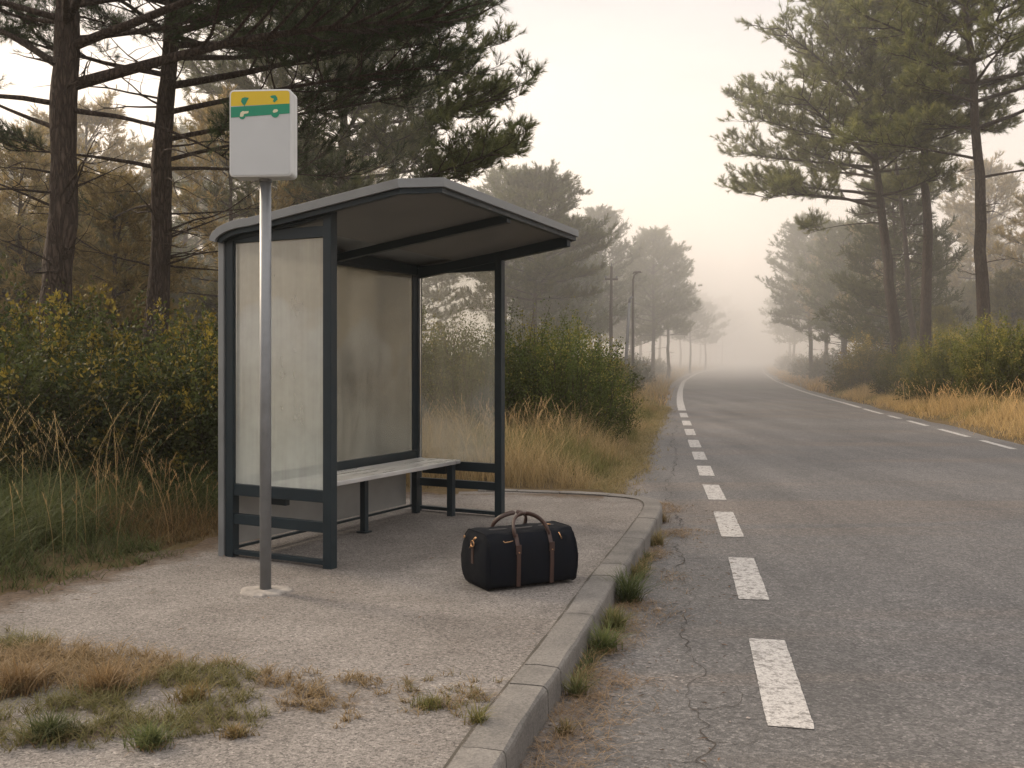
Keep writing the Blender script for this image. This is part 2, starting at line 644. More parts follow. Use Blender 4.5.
def build_road():
    b = MB()
    ys = np.concatenate([np.arange(-3, 30, .3), np.geomspace(30.3, 480, 90)])
    yl = edgeL(np.maximum(ys, 1.0)) + np.where(ys < 1, (ys - 1) * .25, 0)
    wob = (vnoise(ys, ys * 0, 1.1, 2) - .8) * .16 * (ys > 10.9)
    xl = yl + wob
    xl = np.where(ys < 10.4, xl - .05, xl)
    xr = lineR(np.maximum(ys, 1.0)) + np.where(ys < 1, (ys - 1) * .08, 0) + .42 + (vnoise(ys, ys * 0, .9, 8) - .5) * .2
    k = 25
    t = np.linspace(0, 1, k)
    X = xl[:, None] * (1 - t) + xr[:, None] * t
    Yv = np.repeat(ys[:, None], k, 1)
    V = np.stack([X, Yv, np.full_like(X, -.13)], -1).reshape(-1, 3)
    d = X - xl[:, None]
    near = np.clip(1 - d / .85, 0, 1) * np.where(ys < 14, 1, .75)[:, None]
    T = near.reshape(-1)
    a = (np.arange(len(ys) - 1)[:, None] * k + np.arange(k - 1)[None, :]).ravel()
    F = np.stack([a, a + 1, a + k + 1, a + k], -1)
    b.add(V, F, np.repeat(T[:, None], 3, 1), True)
    # skirts down to the bed
    tag(b.build('road', M['asphalt']), kind='structure')


def ribbon(b, pts, w, z, tint=None):
    P = np.array(pts, float)
    T = np.gradient(P, axis=0)
    T /= np.linalg.norm(T, axis=1)[:, None] + 1e-9
    Nn = np.stack([T[:, 1], -T[:, 0]], -1)
    w = np.broadcast_to(w, (len(P),))
    A = P - Nn * w[:, None] / 2
    B = P + Nn * w[:, None] / 2
    V = np.vstack([np.hstack([A, np.full((len(P), 1), z)]), np.hstack([B, np.full((len(P), 1), z)])])
    n = len(P)
    i = np.arange(n - 1)
    b.add(V, np.stack([i, i + n, i + n + 1, i + 1], -1), tint)


def build_markings():
    b = MB()
    dash = [(1.55, 2.55), (4.11, 5.39), (6.27, 7.57), (8.45, 9.80), (10.62, 11.86), (12.75, 13.90), (14.72, 15.95),
            (16.72, 18.2), (19.3, 20.9), (22.0, 23.6), (24.9, 26.8)]
    for a, c in dash:
        ys = np.linspace(a, c, 46)
        jx = (vnoise(ys, ys * 0, 40, 3) - .5) * .004
        wd = .19 + (vnoise(ys, ys * 0, 55, 6) - .5) * .006
        wd[[0, -1]] -= .008
        ribbon(b, np.stack([lineL(ys) + .09 + jx, ys], -1), wd, -.126)
    ys, xs = smooth_line(lineL, 28, 470, 60)
    ribbon(b, np.stack([xs + .09, ys], -1), .22, -.126)
    for a, c in [(13.1, 15.8), (16.4, 18.1), (18.9, 20.9), (21.9, 23.6), (24.4, 25.6), (26.4, 29.0)]:
        ys = np.linspace(a, c, 6)
        ribbon(b, np.stack([lineR(ys) - .06, ys], -1), .12, -.126)
    ys, xs = smooth_line(lineR, 29.6, 470, 60)
    ribbon(b, np.stack([xs - .06, ys], -1), .15, -.126)
    for a, c in [(9.0, 11.6), (4.6, 7.2)]:
        ys = np.linspace(a, c, 6)
        ribbon(b, np.stack([lineR(ys) - .06, ys], -1), .12, -.126)
    tag(b.build('road_markings', M['paint']), kind='structure')


def build_cracks():
    b = MB()
    path = [G(*p, -.13) for p in [(712, 800), (705, 745), (697, 690), (690, 640), (686, 600), (681, 560), (676, 520), (672, 505), (669, 480), (676, 455), (672, 442), (676, 425)]]
    P = []
    for i in range(len(path) - 1):
        n = 26
        for k in range(n):
            t = k / n
            P.append((path[i][0] * (1 - t) + path[i + 1][0] * t, path[i][1] * (1 - t) + path[i + 1][1] * t))
    P = np.array(P)
    P[:, 0] += (vnoise(P[:, 1], P[:, 1] * 0, 14, 4) - .5) * .07 + (vnoise(P[:, 1], P[:, 1] * 0, 3.5, 14) - .5) * .12
    w = .0015 + .006 * vnoise(P[:, 1], P[:, 1] * 0, 6, 6) ** 2
    w = w * (1 + P[:, 1] / 14)
    ribbon(b, P, w, -.1265)
    r = np.random.RandomState(4)
    for k in range(18):
        i = r.randint(5, len(P) - 5)
        q = P[i].copy()
        a = r.uniform(-.6, .6) + (0 if r.rand() < .5 else pi)
        pts = [q.copy()]
        for _ in range(r.randint(5, 12)):
            a += r.uniform(-.7, .7)
            q = q + np.array([cos(a), sin(a)]) * r.uniform(.03, .07)
            pts.append(q.copy())
        ribbon(b, pts, np.linspace(.0045, .001, len(pts)), -.1268 + .0001 * k / 26)
    tag(b.build('road_crack', M['crack']), kind='structure')


def build_pavement():
    st = .05
    xs = np.arange(-6.2, 1.8, st)
    ys = np.arange(.3, 10.9, st)
    X, Y = np.meshgrid(xs, ys)
    inside = in_poly(X, Y, PAVE)
    d = poly_dist(X, Y, PAVE)
    # shrink under the kerb on the road side, ragged on the verge side
    roadside = (X > np.interp(Y, [0, 3.4, 6.9, 9.9, 10.4], [-2.0, -.7, .1, .9, .9])) | ((Y > 10.2) & (X > -.6))
    ragged = (vnoise(X, Y, 3.1, 1) - .5) * .35
    ok = inside & np.where(roadside, d > .07, d > .12 + ragged)
    nx, ny = len(xs), len(ys)
    cell = ok[:-1, :-1] & ok[1:, :-1] & ok[:-1, 1:] & ok[1:, 1:]
    j, i = np.nonzero(cell)
    a = j * nx + i
    F = np.stack([a, a + 1, a + nx + 1, a + nx], -1)
    used = np.unique(F)
    remap = -np.ones(nx * ny, int)
    remap[used] = np.arange(len(used))
    Z = (vnoise(X, Y, 1.1, 12) - .5) * .010 + (vnoise(X, Y, 3.3, 13) - .5) * .004 - .006
    dirt = np.where(roadside, np.clip((.19 - d) * 3, 0, .35), np.clip(.75 - d * 1.05, 0, .75))
    DX, DY = X, Y
    patch = patch_density(X, Y)
    dirt = np.maximum(dirt, patch * .62)
    # soil washed along the shelter's back
    V = np.stack([X, Y, Z], -1).reshape(-1, 3)[used]
    T = np.clip(dirt, 0, 1).reshape(-1)[used]
    b = MB().add(V, remap[F], np.repeat(T[:, None], 3, 1), True)
    tag(b.build('pavement', M['paving']), kind='structure')


def patch_density(X, Y):
    """the grassy, dirty patch at the near edge of the pavement"""
    lo = np.interp(X, [-3.2, -2.2, -1.2, -.6, -.1, .1], [3.35, 3.45, 3.6, 3.72, 3.85, 4.1])
    hi = np.interp(X, [-3.2, -2.2, -1.6, -1.0, -.5, -.1, .1], [5.3, 5.0, 4.75, 4.5, 4.45, 4.4, 4.2])
    a = np.clip((Y - lo) / .25, 0, 1) * np.clip((hi - Y) / .3, 0, 1)
    n = vnoise(X, Y, 2.6, 21) * .35 + vnoise(X, Y, 6, 22) * .65
    fade = np.interp(X, [-1.7, -1.0, -.2], [1.3, .95, .85])
    return np.clip(a * (n * 1.9 - .45) * fade, 0, .62)


def offset_line(P, d):
    T = np.gradient(P, axis=0)
    T /= np.linalg.norm(T, axis=1)[:, None] + 1e-9
    return P + np.stack([-T[:, 1], T[:, 0]], -1) * d


def build_kerb():
    # resample
    seg = np.linalg.norm(np.diff(KO, axis=0), axis=1)
    cum = np.concatenate([[0], np.cumsum(seg)])
    s = np.arange(0, cum[-1], .05)
    P = np.stack([np.interp(s, cum, KO[:, 0]), np.interp(s, cum, KO[:, 1])], -1)
    k = np.ones(7) / 7
    for q in range(2):
        P[:, 0] = np.convolve(np.pad(P[:, 0], 3, 'edge'), k, 'valid')
        P[:, 1] = np.convolve(np.pad(P[:, 1], 3, 'edge'), k, 'valid')
    yend = cum[-1]
    b = MB()
    jo = MB()
    joints = [0, 1.3, 2.3, 2.74, 3.45, 3.72, 4.66, 5.62, 6.0, 6.98, 7.95, 8.93, 9.75, 10.3, 10.75, 11.1, 11.6, 12.4, 13.3]
    # shift so that joints sit right
    r = np.random.RandomState(3)
    prof = [(-.006, -.135), (0.0, -.02), (.004, -.006), (.016, .004), (.10, .007), (.165, .004), (.168, -.05)]
    for a, c in zip(joints[:-1], joints[1:]):
        sm_ = np.linspace(a + .006, min(c, s[-1]) - .006, max(4, int((c - a) / .05)))
        if a > s[-1] - .1:
            continue
        Q = np.stack([np.interp(sm_, s, P[:, 0]), np.interp(sm_, s, P[:, 1])], -1)
        tint = np.array([1, 1, 1]) * r.uniform(.86, 1.1)
        dz = r.uniform(-.002, .002)
        rings = []
        Tn = np.gradient(Q, axis=0)
        Tn /= np.linalg.norm(Tn, axis=1)[:, None] + 1e-9
        Nn = np.stack([-Tn[:, 1], Tn[:, 0]], -1)
        for (o, z) in prof:

            chip = (vnoise(sm_, sm_ * 0 + o * 9, 7, 3) - .5) * .006
            rings.append(np.hstack([Q + Nn * (o + chip[:, None] * (z > -.03)), np.full((len(Q), 1), z + dz) + chip[:, None] * .5]))
        V = np.stack(rings, 1)
        n, kk = V.shape[:2]
        i = (np.arange(n - 1)[:, None] * kk + np.arange(kk - 1)[None, :]).ravel()
        F = np.stack([i, i + 1, i + kk + 1, i + kk], -1)
        b.add(V.reshape(-1, 3), F, tint, False)
        for e in (0, n - 1):
            idx = [e * kk + q for q in range(kk)]
            b.f.append(np.array([idx if e else idx[::-1]]) + b.n - n * kk)
            b.sm.append(np.zeros(1, bool))
    tag(b.build('kerb', M['kerb']), kind='structure')
    inner = offset_line(P, .173)
    ribbon(jo, inner, .002 + .014 * vnoise(s, s * 0, 7, 2) ** 1.5, .0035)
    tag(jo.build('kerb_joint', M['moss']), kind='structure')


# ------------------------------------------------------------------ grass
def blades(b, P, h, w, lean, c0, c1, r, segs=3, curl=.5):
    """P (n,3) roots, h heights, lean lateral reach as a share of height"""
    n = len(P)
    a = r.uniform(0, 2 * pi, n)
    D = np.stack([np.cos(a), np.sin(a), np.zeros(n)], -1)
    S = np.stack([-np.sin(a), np.cos(a), np.zeros(n)], -1)
    tw = r.uniform(0, pi, n)
    S = S * np.cos(tw)[:, None] + D * np.sin(tw)[:, None] * .6
    S /= np.linalg.norm(S, axis=1)[:, None]
    h = np.broadcast_to(h, (n,)); w = np.broadcast_to(w, (n,)); lean = np.broadcast_to(lean, (n,))
    V = np.zeros((n, (segs + 1) * 2, 3))
    for k in range(segs + 1):
        t = k / segs
        c = P + D * (h * lean * t ** (1 + curl))[:, None] + np.array([0, 0, 1.]) * (h * t * (1 - .35 * lean * t))[:, None]
        ww = w * (1 - t ** 1.5) * .5 + .0002
        V[:, 2 * k] = c - S * ww[:, None]
        V[:, 2 * k + 1] = c + S * ww[:, None]
    q = np.array([(2 * k, 2 * k + 1, 2 * k + 3, 2 * k + 2) for k in range(segs)])
    F = (np.arange(n)[:, None, None] * (segs + 1) * 2 + q[None]).reshape(-1, 4)
    c0 = np.asarray(c0); c1 = np.asarray(c1)
    u = r.rand(n, 1)
    C = c0 * (1 - u) + c1 * u
    C = C * r.uniform(.7, 1.2, (n, 1))
    Cv = np.repeat(C[:, None, :], (segs + 1) * 2, 1)
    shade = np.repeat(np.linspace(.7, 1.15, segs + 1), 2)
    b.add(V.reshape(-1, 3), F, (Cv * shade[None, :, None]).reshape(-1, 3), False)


def stalks(b, P, h, r, col=(.20, .14, .07), w=.003):
    """tall seed stalks with a loose feathery head"""
    n = len(P)
    a = r.uniform(0, 2 * pi, n)
    le = r.uniform(.1, .65, n)
    D = np.stack([np.cos(a), np.sin(a), np.zeros(n)], -1)
    S = np.stack([-np.sin(a), np.cos(a), np.zeros(n)], -1)
    segs = 5
    V = np.zeros((n, (segs + 1) * 2, 3))

    def at(t):
        return P + D * (h * le * t ** 1.8)[:, None] + np.array([0, 0, 1.]) * (h * t * (1 - .12 * t))[:, None]
    for k in range(segs + 1):
        c = at(k / segs)
        V[:, 2 * k] = c - S * w / 2
        V[:, 2 * k + 1] = c + S * w / 2
    q = np.array([(2 * k, 2 * k + 1, 2 * k + 3, 2 * k + 2) for k in range(segs)])
    F = (np.arange(n)[:, None, None] * (segs + 1) * 2 + q[None]).reshape(-1, 4)
    C = np.array(col) * r.uniform(.7, 1.25, (n, 1))
    b.add(V.reshape(-1, 3), F, np.repeat(C, (segs + 1) * 2, 0), False)
    for k in range(12):
        t = .78 + .22 * k / 12 + r.uniform(-.01, .01)
        c = at(t)
        an = r.uniform(0, 2 * pi, n)
        d = np.stack([np.cos(an) * .5, np.sin(an) * .5, np.full(n, 1.0)], -1)
        ln = (r.uniform(.015, .04, n) * (1.3 - k / 14))[:, None]
        s = np.stack([-np.sin(an), np.cos(an), np.zeros(n)], -1) * w * .9
        T = np.stack([c - s, c + s, c + d * ln], 1)
        b.add(T.reshape(-1, 3), np.arange(3 * n).reshape(-1, 3), np.repeat(C * 1.1, 3, 0), False)


def scatter(n, x0, x1, y0, y1, dens, r):
    x = r.uniform(x0, x1, n)
    y = r.uniform(y0, y1, n)
    k = r.rand(n) < dens(x, y)
    x, y = x[k], y[k]
    return np.stack([x, y, ground_z(x, y)], -1)


GOLD0, GOLD1 = (.56, .41, .20), (.42, .32, .17)
GRN0, GRN1 = (.055, .075, .025), (.10, .11, .04)
BRN0, BRN1 = (.26, .16, .07), (.36, .25, .12)


def clump(P, r, k, spread):
    """k blades around each root so that grass grows in clumps"""
    n = len(P)
    Q = np.repeat(P, k, 0)
    a = r.uniform(0, 2 * pi, n * k)
    d = np.abs(r.normal(0, spread, n * k))
    Q[:, 0] += np.cos(a) * d
    Q[:, 1] += np.sin(a) * d
    return Q


def build_grass():
    r = np.random.RandomState(11)
    # far side of the pavement, between shrubs and asphalt
    b = MB()

    def dl(x, y):
        d = edgeL(y) - x
        ok = (d > .05) & (d < 5.5) & ~in_poly(x, y, PAVE)
        return ok * np.clip(d / .35, .3, 1) * (.55 + .45 * vnoise(x, y, .9, 31)) * np.clip(17 / y, .5, 1) * np.where(y < 10.7, 0, 1)
    P = scatter(21000, -5.5, 9, 10.7, 30, dl, r)
    Q = clump(P, r, 11, .07)
    d = edgeL(Q[:, 1]) - Q[:, 0]
    hh = (.16 + .50 * np.clip(d / .9, 0, 1)) * r.uniform(.5, 1.3, len(Q))
    g = vnoise(Q[:, 0], Q[:, 1], .7, 33) + np.clip(.5 - d * .1, 0, .3)
    Q[:, 2] = ground_z(Q[:, 0], Q[:, 1])
    m = g > .74
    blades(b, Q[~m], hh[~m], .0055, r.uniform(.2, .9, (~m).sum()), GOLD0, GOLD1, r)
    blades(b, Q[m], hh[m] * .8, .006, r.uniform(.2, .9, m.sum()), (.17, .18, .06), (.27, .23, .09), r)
    n = 5200
    yy = 10.9 * (30 / 10.9) ** r.rand(n)
    xx = edgeL(yy) + r.normal(-.06, .10, n) * (1 + .8 * vnoise(yy, yy * 0, 1.8, 4))
    Q = clump(np.stack([xx, yy, np.full(n, -.135)], -1), r, 5, .03)
    blades(b, Q, r.uniform(.03, .13, len(Q)), .0055, r.uniform(.4, 1.8, len(Q)), (.46, .34, .17), (.26, .23, .10), r)
    P = scatter(2200, -4, 5, 11.2, 24, lambda x, y: dl(x, y) * (edgeL(y) - x > .7), r)
    stalks(b, P, r.uniform(.5, 1.0, len(P)), r, (.58, .40, .20), .004)
    tag(b.build('dry_grass', M['grass']), 'golden dry grass growing on the left verge beyond the bus shelter', 'grass', kind='stuff')

    b = MB()

    def dfl(x, y):
        d = edgeL(y) - x
        return (d > .05) & (d < 9)
    P = scatter(26000, -4, 48, 30, 120, lambda x, y: dfl(x, y) * np.clip(34 / y, 0, 1), r)
    Q = clump(P, r, 5, .16)
    Q[:, 2] = ground_z(Q[:, 0], Q[:, 1])
    hh = r.uniform(.2, .55, len(Q))
    blades(b, Q, hh, .022, r.uniform(.2, .9, len(Q)), (.55, .36, .16), (.32, .26, .12), r, 2)
    tag(b.build('dry_grass', M['grass']), 'hazy dry grass strip following the far left road edge', 'grass', kind='stuff')

    # right verge
    b = MB()

    def dr(x, y):
        d = x - lineR(y) - .42
        return (d > .02) * (d < 7) * np.clip(d / .5, .25, 1) * (.5 + .5 * vnoise(x, y, .8, 41))
    P = scatter(17000, 6.5, 20, 12, 40, dr, r)
    Q = clump(P, r, 8, .09)
    Q[:, 2] = ground_z(Q[:, 0], Q[:, 1])
    d = Q[:, 0] - lineR(Q[:, 1]) - .42
    hh = (.10 + .38 * np.clip(d / 1.5, 0, 1)) * r.uniform(.5, 1.3, len(Q))
    m = vnoise(Q[:, 0], Q[:, 1], .8, 43) > .68
    blades(b, Q[~m], hh[~m], .011, r.uniform(.2, .9, (~m).sum()), (.60, .42, .19), (.46, .33, .15), r, 2)
    blades(b, Q[m], hh[m] * .8, .011, r.uniform(.2, .9, m.sum()), (.24, .22, .07), (.32, .25, .10), r, 2)
    P = scatter(2500, 7, 18, 14, 32, lambda x, y: dr(x, y) * (x - lineR(y) > 1.2), r)
    stalks(b, P, r.uniform(.5, .9, len(P)), r, (.60, .41, .19), .008)
    tag(b.build('dry_grass', M['grass']), 'golden dry grass growing along the right verge of the road', 'grass', kind='stuff')
    b = MB()

    def dfr(x, y):
        d = x - lineR(y) - .42
        return (d > .02) & (d < 9)
    P = scatter(26000, 10, 62, 40, 130, lambda x, y: dfr(x, y) * np.clip(42 / y, 0, 1), r)
    Q = clump(P, r, 5, .18)
    Q[:, 2] = ground_z(Q[:, 0], Q[:, 1])
    blades(b, Q, r.uniform(.2, .5, len(Q)), .026, r.uniform(.2, .9, len(Q)), (.62, .40, .17), (.42, .30, .13), r, 2)
    tag(b.build('dry_grass', M['grass']), 'hazy dry grass strip following the far right road edge', 'grass', kind='stuff')

    # left of the pavement: dark green undergrowth
    b = MB()

    def dn(x, y):
        d = poly_dist(x, y, PAVE)
        return (~in_poly(x, y, PAVE)) * (d < 3.4) * (y < 10.6) * (x < -1) * (.5 + .5 * vnoise(x, y, 1.2, 51))
    P = scatter(7000, -8.5, -1.2, 3.6, 10.6, dn, r)
    inn = scatter(1500, -6, -1.4, 3.8, 10.4, lambda x, y: in_poly(x, y, PAVE) * (poly_dist(x, y, PAVE) < .3) * (vnoise(x, y, 1.6, 53) > .45), r)
    P = np.vstack([P, inn])
    P[:, 2] = np.maximum(P[:, 2], -.02)
    Q = clump(P, r, 14, .06)
    d = np.where(in_poly(Q[:, 0], Q[:, 1], PAVE), 0, poly_dist(Q[:, 0], Q[:, 1], PAVE))
    hh = (.12 + .50 * np.clip(d / .7, 0, 1)) * r.uniform(.45, 1.3, len(Q))
    g = vnoise(Q[:, 0], Q[:, 1], .9, 55) + np.clip(d, 0, 1) * .35
    m = g > .40
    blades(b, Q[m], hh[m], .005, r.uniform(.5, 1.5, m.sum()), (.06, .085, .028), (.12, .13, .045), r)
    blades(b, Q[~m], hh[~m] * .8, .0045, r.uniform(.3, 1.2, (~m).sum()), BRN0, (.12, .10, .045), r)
    tag(b.build('undergrowth_grass', M['grass']), 'dark green rough grass beside the left end of the shelter', 'grass', kind='stuff')
    b = MB()
    P = scatter(900, -6.0, -3.0, 6.0, 8.6, lambda x, y: (~in_poly(x, y, PAVE)) * (poly_dist(x, y, PAVE) > .15) * (vnoise(x, y, 1.3, 57) > .42), r)
    stalks(b, P[:190], r.uniform(.55, 1.22, len(P[:190])), r, (.29, .21, .10), .0032)
    P = scatter(260, -3.2, -2.4, 7.0, 8.6, lambda x, y: (~in_poly(x, y, PAVE)), r)
    stalks(b, P[:60], r.uniform(.35, .75, len(P[:60])), r, (.26, .17, .08), .003)
    tag(b.build('seed_stalk_grass', M['grass']), 'tall dry seed stalks arching in front of the left hedge', 'grass', kind='stuff')

    # patch on the pavement
    b = MB()
    P = scatter(16000, -3.4, .15, 3.2, 5.4, lambda x, y: (patch_density(x, y) * in_poly(x, y, PAVE) * (poly_dist(x, y, PAVE) > .2)) ** 1.3, r)
    P[:, 2] = -.004
    P = P[:2300]
    Q = clump(P, r, 13, .016)
    k = vnoise(Q[:, 0], Q[:, 1], 1.6, 61)
    left = np.interp(Q[:, 0], [-2.6, -1.4, -.6, 0], [1.35, 1.0, .62, .6])
    hh = r.uniform(.025, .085, len(Q)) * left
    m = (k > .66) | ((Q[:, 0] > -.45) & (r.rand(len(Q)) < .4))
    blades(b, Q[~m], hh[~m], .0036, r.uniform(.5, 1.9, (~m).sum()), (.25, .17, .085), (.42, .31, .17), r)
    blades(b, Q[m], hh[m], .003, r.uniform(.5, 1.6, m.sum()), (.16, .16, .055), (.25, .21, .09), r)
    tag(b.build('patchy_grass', M['grass']), 'thin brown and green grass patch creeping over the gravelly pavement', 'grass', kind='stuff')
    b = MB()
    n = 5200
    x = r.uniform(-6, 2.2, n); y = r.uniform(3.0, 12, n)
    pd = patch_density(x, y)
    ed = poly_dist(x, y, PAVE)
    ins = in_poly(x, y, PAVE)
    left = (x < np.interp(y, [3, 7, 10.5], [-2.0, -2.0, -.9]))
    gut = (~ins) & (x > kerb_x(y)) & (x < kerb_x(y) + .75) & (y < 10.3)
    pr = np.where(ins, .035 + pd * .8 + (ed < .7) * left * .8, np.where(gut, .75, 0))
    k = r.rand(n) < pr
    x, y, ins2 = x[k], y[k], ins[k]
    z = np.where(ins2, .004, -.124)
    a = r.uniform(0, 2 * pi, len(x))
    ln = r.uniform(.012, .06, len(x))
    D = np.stack([np.cos(a) * ln, np.sin(a) * ln, r.uniform(-.001, .006, len(x))], -1)
    S = np.stack([-np.sin(a), np.cos(a), np.zeros(len(x))], -1) * r.uniform(.0012, .005, len(x))[:, None]
    c = np.stack([x, y, z], -1)
    V = np.stack([c - S, c + D * .5 - S * 1.2 + np.array([0, 0, .003]), c + D, c + D * .5 + S * 1.2 + np.array([0, 0, .003])], 1)
    C = np.array((.12, .07, .04)) * r.uniform(.4, 1.6, (len(x), 1))
    b.add(V.reshape(-1, 3), np.arange(4 * len(x)).reshape(-1, 4), np.repeat(C, 4, 0))
    tag(b.build('leaf_litter', M['litter']), 'brown pine needles and dead leaf bits scattered on the pavement', 'leaf litter', kind='stuff')
    # flattened straw in the gutter
    b = MB()
    yy = r.uniform(3.0, 10.4, 1500)
    xx = kerb_x(yy) + .02 + np.abs(r.normal(0, .16, 1500))
    kk = vnoise(xx, yy, 2.2, 77) > .35
    P = np.stack([xx[kk], yy[kk], np.full(kk.sum(), -.128)], -1)
    Q = clump(P, r, 5, .03)
    Q = Q[Q[:, 0] > kerb_x(Q[:, 1]) + .008]
    blades(b, Q, r.uniform(.02, .07, len(Q)), .0026, r.uniform(1.2, 2.4, len(Q)), (.24, .16, .09), (.34, .24, .14), r)
    tag(b.build('gutter_straw', M['grass']), 'flattened dry straw lying along the foot of the kerb', 'grass', kind='stuff')
    b = MB()
    yy = r.uniform(3.2, 10.3, 900)
    pk = (vnoise(yy, yy * 0, 2.6, 5) > np.interp(yy, [3, 5.2, 6.5, 10], [.82, .6, .42, .5]))
    yy = yy[pk]
    xx = kerb_x(yy) + .012 + np.abs(r.normal(0, .035, len(yy)))
    Q = clump(np.stack([xx, yy, np.full(len(yy), -.129)], -1), r, 6, .018)
    Q = Q[Q[:, 0] > kerb_x(Q[:, 1]) + .008]
    mm = r.rand(len(Q)) < .5
    blades(b, Q[mm], r.uniform(.03, .11, mm.sum()), .004, r.uniform(.4, 1.6, mm.sum()), (.10, .13, .045), (.18, .20, .08), r)
    blades(b, Q[~mm], r.uniform(.03, .12, (~mm).sum()), .0036, r.uniform(.5, 1.9, (~mm).sum()), (.38, .27, .13), (.46, .33, .18), r)
    tag(b.build('kerb_grass', M['grass']), 'straggling green and straw coloured grass at the foot of the kerb', 'grass', kind='stuff')
    # pebbles
    b = MB()
    n = 420
    yy = r.uniform(3.0, 10.2, n)
    xx = kerb_x(yy) + .03 + np.abs(r.normal(0, .25, n))
    extra = r.rand(n) < .3
    xx = np.where(extra, r.uniform(-2.6, -.1, n), xx)
    yy = np.where(extra, r.uniform(3.4, 5.0, n), yy)
    ico = np.array([(1, 0, 0), (-1, 0, 0), (0, 1, 0), (0, -1, 0), (0, 0, 1), (0, 0, -.6)], float)
    icf = np.array([(0, 2, 4), (2, 1, 4), (1, 3, 4), (3, 0, 4), (2, 0, 5), (1, 2, 5), (3, 1, 5), (0, 3, 5)])
    for i in range(n):
        s_ = r.uniform(.003, .011) * (2.0 if (i % 40 == 0 and not extra[i]) else 1)
        V = ico * s_ * r.uniform(.7, 1.3, 3) * (1, 1, .6)
        a = r.uniform(0, pi)
        R = np.array([(cos(a), -sin(a), 0), (sin(a), cos(a), 0), (0, 0, 1)])
        b.add(V @ R.T + (xx[i], yy[i], (.002 if extra[i] else -.128) + s_ * .3), icf, None, False)
    tag(b.build('pebbles', M['stone']), 'small grey pebbles lying in the gutter and on the gravel', 'pebbles', kind='stuff')


def tuft(x, y, z, R, h, n, c0, c1, label, seed, group=None, name='grass_tuft', wb=.0045):
    r = np.random.RandomState(seed)
    if name == 'kerb_weed':
        R, h, n, wb = R * 1.15, h * 1.25, int(n * 1.3), .005
    c0 = tuple(q * 1.4 for q in c0)
    c1 = tuple(q * 1.5 for q in c1)
    b = MB()
    a = r.uniform(0, 2 * pi, n)
    d = np.abs(r.normal(0, R * .4, n))
    P = np.stack([np.cos(a) * d, np.sin(a) * d, np.zeros(n)], -1)
    # blades lean outward from the centre
    lean = r.uniform(.2, 1.3, n)
    hh = h * r.uniform(.4, 1.15, n)
    blades(b, P, hh, wb, lean, c0, c1, r, 4)
    m = r.rand(n) < .2
    blades(b, P[m] * 1.2, hh[m] * .5, wb * .9, 1.8, (.22, .14, .06), (.16, .10, .05), r, 3)
    o = b.build(name, M['grass'], None, 0, (x, y, z))
    tag(o, label, 'grass tuft', group)


def build_tufts():
    D0, D1 = (.04, .055, .02), (.095, .10, .04)
    x, y = G(52, 737)
    tuft(x, y, -.004, .10, .11, 420, D0, D1, 'dense dark green grass tuft near the left bottom edge of the gravel', 1)
    x, y = G(150, 745)
    tuft(x, y, -.004, .085, .10, 360, (.055, .075, .026), (.12, .125, .05), 'bright green grass tuft standing right of the dark green tuft', 2)
    x, y = G(20, 690)
    tuft(x, y, -.004, .16, .17, 420, (.15, .095, .045), (.22, .15, .075), 'large rusty brown dry tuft at the far left of the grass patch', 3)
    x, y = G(108, 690)
    tuft(x, y, -.004, .16, .15, 420, (.14, .09, .042), (.22, .15, .075), 'rusty brown dry tuft behind the bright green tuft', 4)
    x, y = G(235, 735)
    tuft(x, y, -.004, .07, .055, 190, (.12, .10, .04), (.22, .15, .07), 'low straw coloured tuft at the bottom middle of the grass patch', 5)
    x, y = G(478, 722)
    tuft(x, y, -.004, .05, .085, 110, (.10, .11, .035), (.17, .14, .05), 'yellow green tuft on the gravel next to the kerb edge', 6)
    x, y = G(430, 706)
    tuft(x, y, -.004, .10, .055, 200, (.10, .11, .035), (.17, .14, .05), 'flat yellow green tuft left of the kerb on the gravel', 7)
    x, y = G(193, 700)
    tuft(x, y, -.004, .11, .09, 240, (.17, .11, .045), (.12, .11, .04), 'mixed brown and green tuft in the middle of the grass patch', 8)
    g = 'weeds growing along the kerb foot'
    for i, (px, py, R, h, n, c0, c1, lb) in enumerate([
        (566, 734, .045, .06, 70, (.16, .11, .05), (.10, .09, .04), 'small brown green weed nearest the bottom of the kerb'),
        (577, 696, .05, .10, 110, (.07, .09, .03), (.14, .12, .05), 'green weed by the cracked kerb joint, second from the bottom'),
        (604, 652, .07, .14, 210, (.06, .08, .028), (.11, .12, .04), 'bushy green weed under the pale kerbstone'),
        (615, 630, .06, .12, 170, (.08, .09, .03), (.14, .13, .05), 'yellowish weed between the two tallest kerb weeds'),
        (628, 602, .085, .19, 320, (.045, .065, .025), (.09, .10, .035), 'tallest dark green weed in the kerb gutter'),
        (638, 578, .06, .10, 120, (.09, .09, .035), (.17, .13, .055), 'straw tinted weed just beyond the tallest kerb weed'),
        (651, 545, .07, .12, 130, (.11, .10, .04), (.20, .15, .07), 'thin yellow weed near the rounded kerb end'),
        (660, 522, .06, .10, 90, (.16, .12, .05), (.22, .16, .08), 'dry weed at the tip of the rounded kerb end'),
    ]):
        x, y = G(px, py, -.13)
        x = max(x, float(kerb_x(y)) + R * .75)
        tuft(x, y, -.128, R, h, n, c0, c1, lb, 20 + i, g, 'kerb_weed')


# ------------------------------------------------------------------ pines
def unit(v):
    return v / (np.linalg.norm(v, axis=-1, keepdims=True) + 1e-9)


